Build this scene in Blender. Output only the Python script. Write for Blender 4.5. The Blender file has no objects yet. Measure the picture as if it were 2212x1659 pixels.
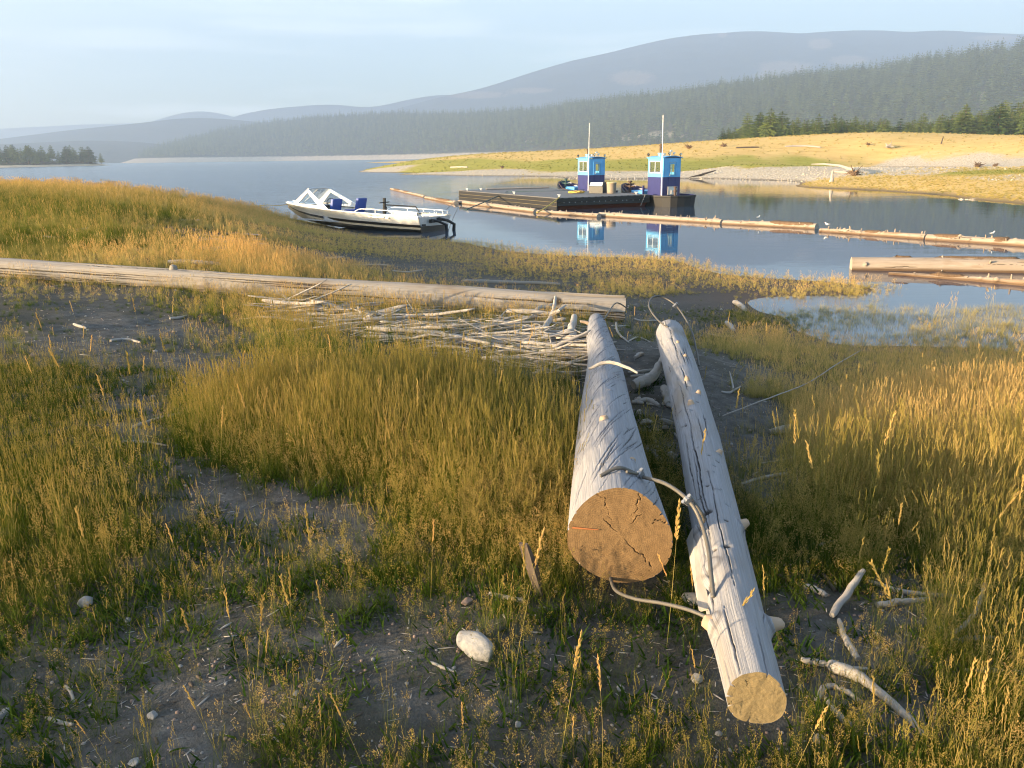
import bpy, bmesh, math, random
import numpy as np
from mathutils import Matrix, Vector, Euler

# ------------------------------------------------------------------ camera, sky, sun, exposure
scene = bpy.context.scene
COL = scene.collection
CAM_H, CAM_F = 2.6, 1800.0                 # eye height above the water; focal length for a 2212 px wide picture
PITCH, ROLL = math.atan(491 / CAM_F), math.radians(0.8)
_f = np.array([0, math.cos(PITCH), -math.sin(PITCH)])
_r0 = np.array([1.0, 0, 0]); _u0 = np.array([0, math.sin(PITCH), math.cos(PITCH)])
_r = math.cos(ROLL) * _r0 - math.sin(ROLL) * _u0
_u = math.cos(ROLL) * _u0 + math.sin(ROLL) * _r0
EYE = np.array([0, 0, CAM_H])
cam_data = bpy.data.cameras.new('camera')
cam_data.sensor_width = 36; cam_data.lens = 36 * CAM_F / 2212
cam_data.clip_start = 0.05; cam_data.clip_end = 30000
cam = bpy.data.objects.new('camera', cam_data); COL.objects.link(cam)
cam.matrix_world = Matrix(((_r[0], _u[0], -_f[0], 0), (_r[1], _u[1], -_f[1], 0), (_r[2], _u[2], -_f[2], CAM_H), (0, 0, 0, 1)))
scene.camera = cam

SUN_EL = math.radians(7.4)
SUN_TRAVEL = np.array([0.925, 0.38])       # horizontal direction in which the sunlight travels
world = bpy.data.worlds.new("World"); scene.world = world; world.use_nodes = True
wn, wl = world.node_tree.nodes, world.node_tree.links
wn.clear()
sky = wn.new('ShaderNodeTexSky'); sky.sky_type = 'NISHITA'; sky.sun_disc = False
sky.sun_elevation = SUN_EL
sky.sun_rotation = math.atan2(-SUN_TRAVEL[0], -SUN_TRAVEL[1])
sky.altitude = 300; sky.air_density = 1.0; sky.dust_density = 2.0; sky.ozone_density = 2.0
bg = wn.new('ShaderNodeBackground'); bg.inputs['Strength'].default_value = 0.15
wo = wn.new('ShaderNodeOutputWorld')
# thin high cirrus streaks over the whole sky
tc = wn.new('ShaderNodeTexCoord'); mp = wn.new('ShaderNodeMapping'); mp.inputs['Scale'].default_value = (1.4, 1.4, 16)
mp.inputs['Rotation'].default_value = (0, math.radians(4), 0)
cn = wn.new('ShaderNodeTexNoise'); cn.inputs['Scale'].default_value = 2.6; cn.inputs['Detail'].default_value = 5
cr = wn.new('ShaderNodeMapRange'); cr.inputs['From Min'].default_value = 0.52; cr.inputs['From Max'].default_value = 0.85; cr.inputs['To Max'].default_value = 0.55
cm = wn.new('ShaderNodeMix'); cm.data_type = 'RGBA'
cm.inputs['B'].default_value = (5.2, 5.2, 5.2, 1)
wl.new(tc.outputs['Generated'], mp.inputs['Vector']); wl.new(mp.outputs['Vector'], cn.inputs['Vector'])
wl.new(cn.outputs['Fac'], cr.inputs['Value']); wl.new(cr.outputs['Result'], cm.inputs['Factor'])
wl.new(sky.outputs['Color'], cm.inputs['A']); wl.new(cm.outputs['Result'], bg.inputs['Color'])
wl.new(bg.outputs['Background'], wo.inputs['Surface'])

sd = bpy.data.lights.new('sun', 'SUN'); sd.energy = 3.3; sd.angle = math.radians(0.6); sd.color = (1.0, 0.75, 0.45)
so = bpy.data.objects.new('sun', sd); COL.objects.link(so)
_sv = Vector((SUN_TRAVEL[0] * math.cos(SUN_EL), SUN_TRAVEL[1] * math.cos(SUN_EL), -math.sin(SUN_EL)))
so.rotation_euler = _sv.to_track_quat('-Z', 'Y').to_euler(); so.location = (-20, -10, 30)

vs = scene.view_settings
vs.view_transform = 'Standard'; vs.look = 'None'; vs.gamma = 1; vs.exposure = 2.1; vs.use_curve_mapping = False
scene.display_settings.display_device = 'sRGB'
cy = scene.cycles
cy.max_bounces = 8; cy.diffuse_bounces = 3; cy.glossy_bounces = 4; cy.transmission_bounces = 6; cy.transparent_max_bounces = 12; cy.volume_bounces = 1
cy.sample_clamp_indirect = 6.0; cy.filter_width = 1.1
HAZE_DENSITY = 0.00025

# ------------------------------------------------------------------ helpers
R = random.Random(7)
NR = np.random.default_rng(11)

def ray(px, py): return _f + (px - 1106) / CAM_F * _r + (829.5 - py) / CAM_F * _u
def on_level(px, py, z):
    d = ray(px, py); return EYE + d * ((z - CAM_H) / d[2])
def at(px, py, depth): return EYE + ray(px, py) * depth
def horizon(px): return 338.5 - (px - 1106) * math.tan(ROLL)

def _hash(ix, iy, s):
    h = (ix.astype(np.int64) * 374761393 + iy.astype(np.int64) * 668265263 + s * 974634977) & 0x7fffffff
    h = ((h ^ (h >> 13)) * 1274126177) & 0x7fffffff
    return ((h ^ (h >> 16)) & 0xffff) / 65535.0
def vnoise(x, y, s=0):
    x = np.asarray(x, float); y = np.asarray(y, float)
    ix = np.floor(x); iy = np.floor(y); fx = x - ix; fy = y - iy
    fx = fx * fx * (3 - 2 * fx); fy = fy * fy * (3 - 2 * fy)
    a = _hash(ix, iy, s); b = _hash(ix + 1, iy, s); c = _hash(ix, iy + 1, s); d = _hash(ix + 1, iy + 1, s)
    return (a * (1 - fx) + b * fx) * (1 - fy) + (c * (1 - fx) + d * fx) * fy
def fbm(x, y, s=0, o=4):
    t = 0; a = 0.5
    for k in range(o):
        t = t + a * (vnoise(x, y, s + k) - 0.5); x = np.asarray(x) * 2.03 + 5.1; y = np.asarray(y) * 2.03 + 1.7; a *= 0.5
    return t

def tps_fit(P, V, smooth=1e-4):
    P = np.asarray(P, float); V = np.asarray(V, float); n = len(P)
    d = np.linalg.norm(P[:, None] - P[None], axis=2)
    K = np.where(d > 0, d * d * np.log(d + 1e-12), 0) + np.eye(n) * smooth
    A = np.zeros((n + 3, n + 3)); A[:n, :n] = K; A[:n, n] = 1; A[:n, n + 1:] = P; A[n, :n] = 1; A[n + 1:, :n] = P.T
    w = np.linalg.solve(A, np.concatenate([V, np.zeros(3)]))
    def ev(Q):
        Q = np.asarray(Q, float); out = np.zeros(len(Q))
        for s in range(0, len(Q), 20000):
            q = Q[s:s + 20000]; d = np.linalg.norm(q[:, None] - P[None], axis=2)
            out[s:s + 20000] = (np.where(d > 0, d * d * np.log(d + 1e-12), 0)) @ w[:n] + w[n] + q @ w[n + 1:]
        return out
    return ev

def set_props(o, label=None, cat=None, group=None, kind=None):
    if label: o['label'] = label
    if cat: o['category'] = cat
    if group: o['group'] = group
    if kind: o['kind'] = kind
    return o
def thing(name, label, cat, loc=(0, 0, 0), rot=(0, 0, 0), group=None):
    o = bpy.data.objects.new(name, None); COL.objects.link(o); o.empty_display_size = 0.2
    o.location = loc; o.rotation_euler = rot
    return set_props(o, label, cat, group)
def link_mesh(name, me, parent=None):
    o = bpy.data.objects.new(name, me); COL.objects.link(o)
    if parent is not None: o.parent = parent
    return o
def mesh_from(name, verts, faces, mats, uvs=None, fmat=None, smooth=True, attrs=None):
    me = bpy.data.meshes.new(name)
    verts = np.asarray(verts, float)
    if isinstance(faces, np.ndarray):
        n = len(faces); k = faces.shape[1]
        me.vertices.add(len(verts)); me.vertices.foreach_set('co', verts.ravel())
        me.loops.add(n * k); me.loops.foreach_set('vertex_index', faces.ravel().astype(np.int32))
        me.polygons.add(n); me.polygons.foreach_set('loop_start', np.arange(0, n * k, k, dtype=np.int32))
        me.polygons.foreach_set('loop_total', np.full(n, k, dtype=np.int32))
        me.update(calc_edges=True)
    else:
        me.from_pydata([tuple(v) for v in verts], [], [tuple(int(i) for i in f) for f in faces]); me.update()
    for m in (mats if isinstance(mats, (list, tuple)) else [mats]): me.materials.append(m)
    if fmat is not None: me.polygons.foreach_set('material_index', np.asarray(fmat, dtype=np.int32))
    if uvs is not None:
        ul = me.uv_layers.new(name='UVMap'); li = np.zeros(len(me.loops), dtype=np.int32); me.loops.foreach_get('vertex_index', li)
        ul.data.foreach_set('uv', np.asarray(uvs, float)[li].ravel())
    for k, v in (attrs or {}).items():
        a = me.attributes.new(k, 'FLOAT', 'POINT'); a.data.foreach_set('value', np.asarray(v, np.float32))
    me.polygons.foreach_set('use_smooth', np.full(len(me.polygons), smooth))
    me.update()
    return me

class MB:
    """collects boxes, tubes and plates into one mesh"""
    def __init__(s): s.v = []; s.f = []; s.m = []; s.uv = []
    def add(s, verts, faces, mi=0, uv=None):
        b = len(s.v); s.v += [tuple(map(float, v)) for v in verts]
        s.uv += (uv if uv else [(v[0], v[2]) for v in verts])
        s.f += [tuple(i + b for i in f) for f in faces]; s.m += [mi] * len(faces); return s
    def box(s, x0, x1, y0, y1, z0, z1, mi=0, bev=0.0):
        if bev <= 0:
            v = [(x, y, z) for z in (z0, z1) for y in (y0, y1) for x in (x0, x1)]
            return s.add(v, [(0, 2, 3, 1), (4, 5, 7, 6), (0, 1, 5, 4), (2, 6, 7, 3), (0, 4, 6, 2), (1, 3, 7, 5)], mi)
        bm = bmesh.new(); bmesh.ops.create_cube(bm, size=1)
        for v in bm.verts: v.co = ((x0 + x1) / 2 + v.co.x * (x1 - x0), (y0 + y1) / 2 + v.co.y * (y1 - y0), (z0 + z1) / 2 + v.co.z * (z1 - z0))
        bmesh.ops.bevel(bm, geom=bm.edges[:], offset=bev, segments=2, affect='EDGES', profile=0.6)
        bm.verts.index_update()
        s.add([v.co[:] for v in bm.verts], [[v.index for v in f.verts] for f in bm.faces], mi); bm.free(); return s
    def tube(s, pts, rad, n=8, mi=0, caps=True):
        pts = [Vector(p) for p in pts]
        rad = rad if isinstance(rad, (list, tuple)) else [rad] * len(pts)
        V = []; U = []; t0 = None; L = 0; nrm = None
        for i, p in enumerate(pts):
            t = (pts[min(i + 1, len(pts) - 1)] - pts[max(i - 1, 0)]).normalized()
            if nrm is None:
                nrm = t.orthogonal().normalized()
            else:
                nrm = (nrm - t * nrm.dot(t)).normalized(); L += (p - pts[i - 1]).length
            b = t.cross(nrm)
            for k in range(n):
                a = 2 * math.pi * k / n
                V.append(p + (nrm * math.cos(a) + b * math.sin(a)) * rad[i]); U.append((k / n, L))
        F = []
        for i in range(len(pts) - 1):
            for k in range(n):
                k2 = (k + 1) % n
                F.append((i * n + k, i * n + k2, (i + 1) * n + k2, (i + 1) * n + k))
        if caps: F.append(tuple(range(n - 1, -1, -1))); F.append(tuple((len(pts) - 1) * n + k for k in range(n)))
        return s.add(V, F, mi, U)
    def plate(s, poly, thick, mi=0):
        """polygon in 3-D given thickness along its normal"""
        P = [Vector(p) for p in poly]; nn = Vector((0, 0, 0))
        for i in range(len(P)): nn += (P[i] - P[0]).cross(P[(i + 1) % len(P)] - P[0])
        nn.normalize(); k = len(P)
        V = [p + nn * thick / 2 for p in P] + [p - nn * thick / 2 for p in P]
        F = [tuple(range(k)), tuple(range(2 * k - 1, k - 1, -1))] + [(i, k + i, k + (i + 1) % k, (i + 1) % k) for i in range(k)]
        return s.add(V, F, mi)
    def mesh(s, name, mats, smooth=False):
        me = mesh_from(name, s.v, s.f, mats, uvs=s.uv, fmat=s.m, smooth=smooth); return me
    def build(s, name, mats, parent=None, smooth=False):
        me = s.mesh(name, mats, smooth)
        if smooth:
            try: me.set_sharp_from_angle(angle=math.radians(40))
            except Exception: pass
        return link_mesh(name, me, parent)

# ------------------------------------------------------------------ materials
def new_mat(name):
    m = bpy.data.materials.new(name); m.use_nodes = True; m.node_tree.nodes.clear()
    return m, m.node_tree.nodes, m.node_tree.links
def N(nodes, t, **kw):
    n = nodes.new(t)
    for k, v in kw.items():
        if k in n.inputs: n.inputs[k].default_value = v
        else: setattr(n, k, v)
    return n
def out(nodes, links, sh, disp=None):
    o = nodes.new('ShaderNodeOutputMaterial'); links.new(sh, o.inputs['Surface'])
def ramp(nodes, links, fac, stops):
    r = nodes.new('ShaderNodeValToRGB'); e = r.color_ramp.elements
    while len(e) < len(stops): e.new(0.5)
    for i, (p, c) in enumerate(stops): e[i].position = p; e[i].color = (*c, 1)
    links.new(fac, r.inputs['Fac']); return r.outputs['Color']
def mixc(nodes, links, fac, a, b, mode='MIX'):
    m = nodes.new('ShaderNodeMix'); m.data_type = 'RGBA'; m.blend_type = mode
    for s, v in (('Factor', fac), ('A', a), ('B', b)):
        if hasattr(v, 'is_linked') or hasattr(v, 'links'): links.new(v, m.inputs[s])
        elif s == 'Factor': m.inputs[s].default_value = v
        else: m.inputs[s].default_value = (*v, 1)
    return m.outputs['Result']
def maprange(nodes, links, v, a, b, c=0.0, d=1.0):
    m = nodes.new('ShaderNodeMapRange'); links.new(v, m.inputs['Value'])
    for k, x in zip(('From Min', 'From Max', 'To Min', 'To Max'), (a, b, c, d)): m.inputs[k].default_value = x
    return m.outputs['Result']
def math2(nodes, links, op, a, b):
    m = nodes.new('ShaderNodeMath'); m.operation = op
    for i, v in enumerate((a, b)):
        if hasattr(v, 'links'): links.new(v, m.inputs[i])
        else: m.inputs[i].default_value = v
    return m.outputs[0]
def noise(nodes, links, vec, scale, detail=4, rough=0.55, sc=None):
    n = nodes.new('ShaderNodeTexNoise'); n.inputs['Scale'].default_value = scale; n.inputs['Detail'].default_value = detail; n.inputs['Roughness'].default_value = rough
    if sc is not None:
        mp = nodes.new('ShaderNodeMapping'); mp.inputs['Scale'].default_value = sc; links.new(vec, mp.inputs['Vector']); vec = mp.outputs['Vector']
    links.new(vec, n.inputs['Vector']); return n.outputs['Fac']
def bump(nodes, links, h, strength, dist):
    b = nodes.new('ShaderNodeBump'); b.inputs['Strength'].default_value = strength; b.inputs['Distance'].default_value = dist
    links.new(h, b.inputs['Height']); return b.outputs['Normal']
def attr(nodes, name, typ='GEOMETRY'):
    a = nodes.new('ShaderNodeAttribute'); a.attribute_name = name; a.attribute_type = typ; return a.outputs['Fac']

def paint(name, col, rough=0.5, metal=0.0, wear=None, wear_amt=0.4, scale=6, bump_s=0.15):
    m, n, l = new_mat(name); t = n.new('ShaderNodeTexCoord')
    f = noise(n, l, t.outputs['Object'], scale, 6, 0.65)
    f2 = noise(n, l, t.outputs['Object'], scale * 1.0, 5, 0.7, (4, 4, 0.7))
    c = mixc(n, l, maprange(n, l, f, 0.3, 0.75), tuple(x * 0.8 for x in col), tuple(min(1, x * 1.08) for x in col))
    if wear: c = mixc(n, l, maprange(n, l, f2, 0.62, 0.72, 0, wear_amt), c, wear)
    b = N(n, 'ShaderNodeBsdfPrincipled', Roughness=rough, Metallic=metal); l.new(c, b.inputs['Base Color'])
    l.new(bump(n, l, f2, bump_s, 0.01), b.inputs['Normal'])
    out(n, l, b.outputs[0]); return m

def wood(name, cols, grain=(14, 1.2), rough=0.85, bump_s=0.5, crackcol=(0.03, 0.022, 0.016), stain=None, wet=None):
    """weathered wood along UV v; vertex attribute crack = depth of a split"""
    m, n, l = new_mat(name)
    uv = n.new('ShaderNodeUVMap'); oi = n.new('ShaderNodeObjectInfo')
    ad = n.new('ShaderNodeVectorMath'); ad.operation = 'ADD'; l.new(uv.outputs[0], ad.inputs[0]); l.new(oi.outputs['Random'], ad.inputs[1])
    v = ad.outputs[0]
    g = noise(n, l, v, 1.0, 6, 0.7, (grain[0] * 3, grain[1] * 1.4, 1))
    g2 = noise(n, l, v, 1.0, 4, 0.6, (grain[0] * 0.35, grain[1] * 0.9, 1))
    c = ramp(n, l, g, [(0.25, cols[0]), (0.5, cols[1]), (0.72, cols[2])])
    c = mixc(n, l, maprange(n, l, g2, 0.35, 0.7, 0, 0.65), c, cols[3])
    if stain: c = mixc(n, l, maprange(n, l, noise(n, l, v, 1.0, 3, 0.5, (3, 1.1, 1)), 0.55, 0.7, 0, 0.75), c, stain)
    c = mixc(n, l, maprange(n, l, oi.outputs['Random'], 0, 1, 0.0, 0.25), c, cols[0])
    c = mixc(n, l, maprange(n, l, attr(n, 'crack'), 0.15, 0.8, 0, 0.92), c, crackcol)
    if wet:      # soaked band just above the water
        gm = n.new('ShaderNodeNewGeometry'); sz = n.new('ShaderNodeSeparateXYZ'); l.new(gm.outputs['Position'], sz.inputs[0])
        c = mixc(n, l, maprange(n, l, math2(n, l, 'ADD', sz.outputs['Z'], maprange(n, l, g2, 0, 1, -.03, .03)), .03, .085, .85, 0), c, wet)
    b = N(n, 'ShaderNodeBsdfPrincipled', Roughness=rough); l.new(c, b.inputs['Base Color']); b.inputs['Specular IOR Level'].default_value = 0.2
    l.new(bump(n, l, g, bump_s, 0.006), b.inputs['Normal'])
    out(n, l, b.outputs[0]); return m

GREY = [tuple(.82 * c for c in q) for q in [(0.204, 0.194, 0.184), (0.313, 0.299, 0.286), (0.394, 0.381, 0.367), (0.272, 0.255, 0.238)]]
GREY = [(q[0] * .96, q[1], q[2] * 1.10) for q in GREY]
M = {}
M['log'] = wood('weathered_grey_wood', GREY, (34, 2.2), bump_s=.8)
M['log2'] = wood('weathered_pale_wood', [(0.171, 0.167, 0.169), (0.252, 0.249, 0.259), (0.322, 0.322, 0.337), (0.221, 0.214, 0.209)], (34, 2.0), bump_s=.8, stain=(0.19, 0.145, 0.10))
M['longlog'] = wood('weathered_split_wood', [(0.155, 0.132, 0.110), (0.26, 0.236, 0.208), (0.335, 0.316, 0.29), (0.21, 0.175, 0.13)], (24, 0.5), stain=(0.17, 0.115, 0.062))
M['stick'] = wood('driftwood', [(0.224, 0.197, 0.170), (0.340, 0.313, 0.279), (0.435, 0.408, 0.374), (0.299, 0.258, 0.211)], (4, 6))
M['floatlog'] = wood('floating_wood', [(0.189, 0.145, 0.106), (0.307, 0.257, 0.207), (0.368, 0.323, 0.273), (0.245, 0.184, 0.128)], (7, 0.9), stain=(0.201, 0.123, 0.061), wet=(0.075, 0.04, 0.018))
M['bark'] = wood('bark', [(0.068, 0.044, 0.027), (0.136, 0.088, 0.054), (0.204, 0.143, 0.088), (0.102, 0.061, 0.034)], (6, 3), bump_s=1.0)
M['dark_drift'] = wood('dark_driftwood', [(0.041, 0.031, 0.024), (0.088, 0.068, 0.051), (0.150, 0.122, 0.095), (0.068, 0.048, 0.034)], (5, 3))
M['knot'] = paint('knot_wood', (0.34, 0.25, 0.17), 0.8)

def cut_face(name, dark, light, ringscale):
    m, n, l = new_mat(name); uv = n.new('ShaderNodeUVMap')
    ns = n.new('ShaderNodeTexNoise'); ns.inputs['Scale'].default_value = 2.2; l.new(uv.outputs[0], ns.inputs['Vector'])
    vm = n.new('ShaderNodeVectorMath'); vm.operation = 'MULTIPLY_ADD'; vm.inputs[1].default_value = (0.14,) * 3
    l.new(ns.outputs['Color'], vm.inputs[0]); l.new(uv.outputs[0], vm.inputs[2])
    ln = n.new('ShaderNodeVectorMath'); ln.operation = 'LENGTH'; l.new(vm.outputs[0], ln.inputs[0])
    w = n.new('ShaderNodeMath'); w.operation = 'SINE'; l.new(math2(n, l, 'MULTIPLY', ln.outputs['Value'], ringscale), w.inputs[0])
    f = noise(n, l, uv.outputs[0], 6, 6, 0.7); f2 = noise(n, l, uv.outputs[0], 45, 4, 0.7)
    ff = noise(n, l, uv.outputs[0], 9, 5, 0.7, (5, 1, 1))
    c = mixc(n, l, maprange(n, l, f, 0.3, 0.7), dark, light)
    c = mixc(n, l, maprange(n, l, w.outputs[0], -1, 1, 0, 0.26), c, tuple(x * 0.35 for x in dark))
    c = mixc(n, l, maprange(n, l, f2, 0.40, 0.7, 0, 0.5), c, tuple(min(1, x * 1.5) for x in light))
    c = mixc(n, l, maprange(n, l, ff, 0.55, 0.75, 0, 0.5), c, tuple(x * 0.55 for x in dark))
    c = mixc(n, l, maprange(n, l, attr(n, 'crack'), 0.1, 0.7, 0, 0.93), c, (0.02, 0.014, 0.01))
    b = N(n, 'ShaderNodeBsdfPrincipled', Roughness=0.9); l.new(c, b.inputs['Base Color']); b.inputs['Specular IOR Level'].default_value = 0.15
    l.new(bump(n, l, f2, 0.5, 0.004), b.inputs['Normal'])
    out(n, l, b.outputs[0]); return m
M['cut_brown'] = cut_face('cut_end_brown', (0.092, 0.055, 0.025), (0.195, 0.122, 0.057), 150)
M['cut_tan'] = cut_face('cut_end_tan', (0.125, 0.093, 0.045), (0.21, 0.158, 0.080), 100)
M['cut_grey'] = cut_face('cut_end_grey', (0.24, 0.20, 0.15), (0.36, 0.31, 0.25), 50)

M['white_paint'] = paint('white_boat_paint', (0.74, 0.72, 0.66), 0.32, wear=(0.42, 0.36, 0.27), wear_amt=0.35, scale=3, bump_s=0.03)
M['clean_white'] = paint('clean_white_paint', (0.80, 0.80, 0.79), 0.3, bump_s=0.02)
M['black_stripe'] = paint('black_stripe_paint', (0.022, 0.018, 0.013), 0.35, wear=(0.2, 0.16, 0.10), wear_amt=0.35, scale=5, bump_s=0.02)
M['hull_bottom'] = paint('cream_hull_bottom', (0.62, 0.53, 0.38), 0.5, wear=(0.3, 0.24, 0.15), scale=5)
M['grey_metal'] = paint('dull_aluminium', (0.5, 0.5, 0.5), 0.4, 0.6)
M['blue_vinyl'] = paint('blue_seat_vinyl', (0.018, 0.06, 0.28), 0.5, scale=3)
M['pale_blue_vinyl'] = paint('pale_blue_vinyl', (0.12, 0.25, 0.45), 0.5)
M['black'] = paint('black_metal', (0.007, 0.007, 0.008), 0.45)
M['floor_grey'] = paint('boat_floor_grey', (0.34, 0.36, 0.38), 0.6)
M['tug_sky'] = paint('sky_blue_paint', (0.10, 0.36, 0.66), 0.4, wear=(0.25, 0.42, 0.58), wear_amt=0.3, scale=3, bump_s=0.06)
M['tug_navy'] = paint('navy_blue_paint', (0.022, 0.025, 0.115), 0.45, wear=(0.16, 0.14, 0.2), wear_amt=0.35, scale=3, bump_s=0.06)
M['tug_hull'] = paint('tarred_hull', (0.014, 0.013, 0.012), 0.6, wear=(0.07, 0.055, 0.04), wear_amt=0.5, scale=3, bump_s=0.3)
M['barge_black'] = paint('tarred_plank', (0.009, 0.008, 0.007), 0.6, wear=(0.05, 0.04, 0.022), wear_amt=0.4, scale=2.4, bump_s=0.3)
M['barge_deck'] = paint('grey_barge_deck', (0.115, 0.112, 0.11), 0.75, wear=(0.2, 0.19, 0.18), wear_amt=0.5, scale=1.6, bump_s=0.2)
M['rust'] = paint('rust_red', (0.20, 0.045, 0.018), 0.75, wear=(0.06, 0.03, 0.02), wear_amt=0.6)
M['dark_rust'] = paint('dark_rust_steel', (0.06, 0.032, 0.022), 0.7)
M['straw_line'] = paint('pale_worn_edge', (0.20, 0.165, 0.085), 0.8)
M['tan_bin'] = paint('tan_barrel', (0.24, 0.19, 0.14), 0.7)
M['tan_lid'] = paint('tan_lid', (0.52, 0.40, 0.2), 0.7)
M['box_panel'] = paint('pale_lid_panel', (0.55, 0.62, 0.66), 0.5)
M['box_black'] = paint('black_box', (0.006, 0.006, 0.007), 0.45)
M['rope_teal'] = paint('teal_rope', (0.045, 0.09, 0.09), 0.9)
M['rope_yellow'] = paint('yellow_rope', (0.55, 0.36, 0.08), 0.9)
M['rope_grey'] = paint('grey_rope', (0.16, 0.16, 0.15), 0.9)
M['steel_wire'] = paint('galvanised_wire', (0.115, 0.105, 0.09), 0.55, 0.3, wear=(0.2, 0.12, 0.06), wear_amt=0.4, scale=14)
M['steel_clamp'] = paint('galvanised_clamp', (0.22, 0.23, 0.25), 0.45, 0.5, scale=20)
M['mast_white'] = paint('white_mast', (0.75, 0.73, 0.69), 0.5)
M['lamp_chrome'] = paint('lamp_lens', (0.7, 0.72, 0.75), 0.15, 0.7)
M['stone_white'] = paint('white_stone', (0.31, 0.30, 0.285), 0.75, wear=(0.33, 0.29, 0.23), wear_amt=0.55, scale=9, bump_s=0.6)
M['stone_grey'] = paint('grey_stone', (0.32, 0.30, 0.27), 0.85, wear=(0.2, 0.17, 0.14), scale=8, bump_s=0.6)
M['gravel_tan'] = paint('tan_gravel', (0.44, 0.37, 0.27), 0.85, scale=8)
M['stone_red'] = paint('reddish_stone', (0.30, 0.21, 0.16), 0.85, scale=8, bump_s=0.6)
M['bird_white'] = paint('white_feathers', (0.75, 0.75, 0.73), 0.8)
M['bird_grey'] = paint('grey_feathers', (0.3, 0.3, 0.32), 0.8)
M['orange_wedge'] = paint('orange_rust_spike', (0.36, 0.12, 0.03), 0.7)

def glass(name, tint, alpha):
    m, n, l = new_mat(name)
    g = N(n, 'ShaderNodeBsdfGlossy', Roughness=0.02); t = N(n, 'ShaderNodeBsdfTransparent'); t.inputs['Color'].default_value = (*tint, 1)
    lw = N(n, 'ShaderNodeLayerWeight', Blend=0.5); mx = n.new('ShaderNodeMixShader'); f5 = math2(n, l, 'POWER', lw.outputs['Facing'], 4.0)
    l.new(maprange(n, l, f5, 0, 1, alpha, .8), mx.inputs[0]); l.new(t.outputs[0], mx.inputs[1]); l.new(g.outputs[0], mx.inputs[2])
    out(n, l, mx.outputs[0]); return m
M['glass'] = glass('window_glass', (0.94, 0.96, 0.96), 0.03)
M['tug_glass'] = glass('cabin_glass', (0.95, 0.96, 0.94), 0.03)

def mat_ground():
    m, n, l = new_mat('shore_soil'); g = n.new('ShaderNodeNewGeometry'); P = g.outputs['Position']
    a = noise(n, l, P, 0.9, 6, 0.62); b = noise(n, l, P, 9, 6, 0.7); c0 = noise(n, l, P, 70, 4, 0.7); d = noise(n, l, P, 0.35, 4, 0.5)
    c = ramp(n, l, b, [(0.3, (0.042, 0.038, 0.031)), (0.5, (0.085, 0.079, 0.069)), (0.72, (0.142, 0.132, 0.117))])
    c = mixc(n, l, maprange(n, l, a, 0.50, 0.66, 0, .8), c, (0.045, 0.040, 0.022))
    c = mixc(n, l, maprange(n, l, c0, 0.5, 0.72, 0, 0.6), c, (0.03, 0.026, 0.02))
    sx = n.new('ShaderNodeSeparateXYZ'); l.new(P, sx.inputs[0])
    litter = attr(n, 'litter')
    c = mixc(n, l, math2(n, l, 'MULTIPLY', litter, maprange(n, l, b, 0.3, 0.6, .55, 1)), c, (0.042, 0.036, 0.018))
    hz = math2(n, l, 'ADD', sx.outputs['Z'], maprange(n, l, a, 0, 1, -0.12, 0.12))
    wet = maprange(n, l, hz, 0.05, 0.32, 1, 0)
    c = mixc(n, l, wet, c, (0.080, 0.055, 0.038))
    bs = N(n, 'ShaderNodeBsdfPrincipled'); l.new(c, bs.inputs['Base Color']); l.new(maprange(n, l, wet, 0, 1, 0.95, 0.75), bs.inputs['Roughness'])
    bs.inputs['Specular IOR Level'].default_value = 0.25
    h = math2(n, l, 'ADD', math2(n, l, 'MULTIPLY', b, 1.0), math2(n, l, 'MULTIPLY', c0, 0.35))
    l.new(bump(n, l, h, 0.8, 0.03), bs.inputs['Normal']); out(n, l, bs.outputs[0]); return m
def mat_bank():
    m, n, l = new_mat('far_bank_soil'); g = n.new('ShaderNodeNewGeometry'); P = g.outputs['Position']
    a = noise(n, l, P, 0.05, 5, 0.6, (.5, 1.5, 1)); b = noise(n, l, P, 0.45, 6, 0.75, (.5, 2.2, 1)); c0 = noise(n, l, P, 4, 3, 0.7)
    gold = ramp(n, l, b, [(0.3, (0.48, 0.31, 0.10)), (0.55, (0.60, 0.41, 0.15)), (0.75, (0.66, 0.46, 0.19))])
    green = ramp(n, l, b, [(0.3, (0.27, 0.24, 0.04)), (0.6, (0.36, 0.32, 0.06)), (0.8, (0.42, 0.36, 0.09))])
    grav = ramp(n, l, c0, [(0.3, (0.25, 0.205, 0.14)), (0.5, (0.46, 0.39, 0.29)), (0.7, (0.60, 0.53, 0.42))])
    c = mixc(n, l, maprange(n, l, math2(n, l, 'ADD', attr(n, 'green'), maprange(n, l, a, 0, 1, -0.3, 0.3)), 0.3, 0.7), gold, green)
    c = mixc(n, l, maprange(n, l, math2(n, l, 'ADD', attr(n, 'gravel'), maprange(n, l, b, 0, 1, -0.35, 0.35)), 0.35, 0.65), c, grav)
    sx = n.new('ShaderNodeSeparateXYZ'); l.new(P, sx.inputs[0])
    c = mixc(n, l, maprange(n, l, sx.outputs['Z'], 0.02, 0.16, 0.8, 0), c, (0.09, 0.07, 0.05))
    bs = N(n, 'ShaderNodeBsdfPrincipled', Roughness=0.95); l.new(c, bs.inputs['Base Color']); bs.inputs['Specular IOR Level'].default_value = 0.1
    l.new(bump(n, l, c0, 0.6, 0.2), bs.inputs['Normal']); out(n, l, bs.outputs[0]); return m
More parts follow.
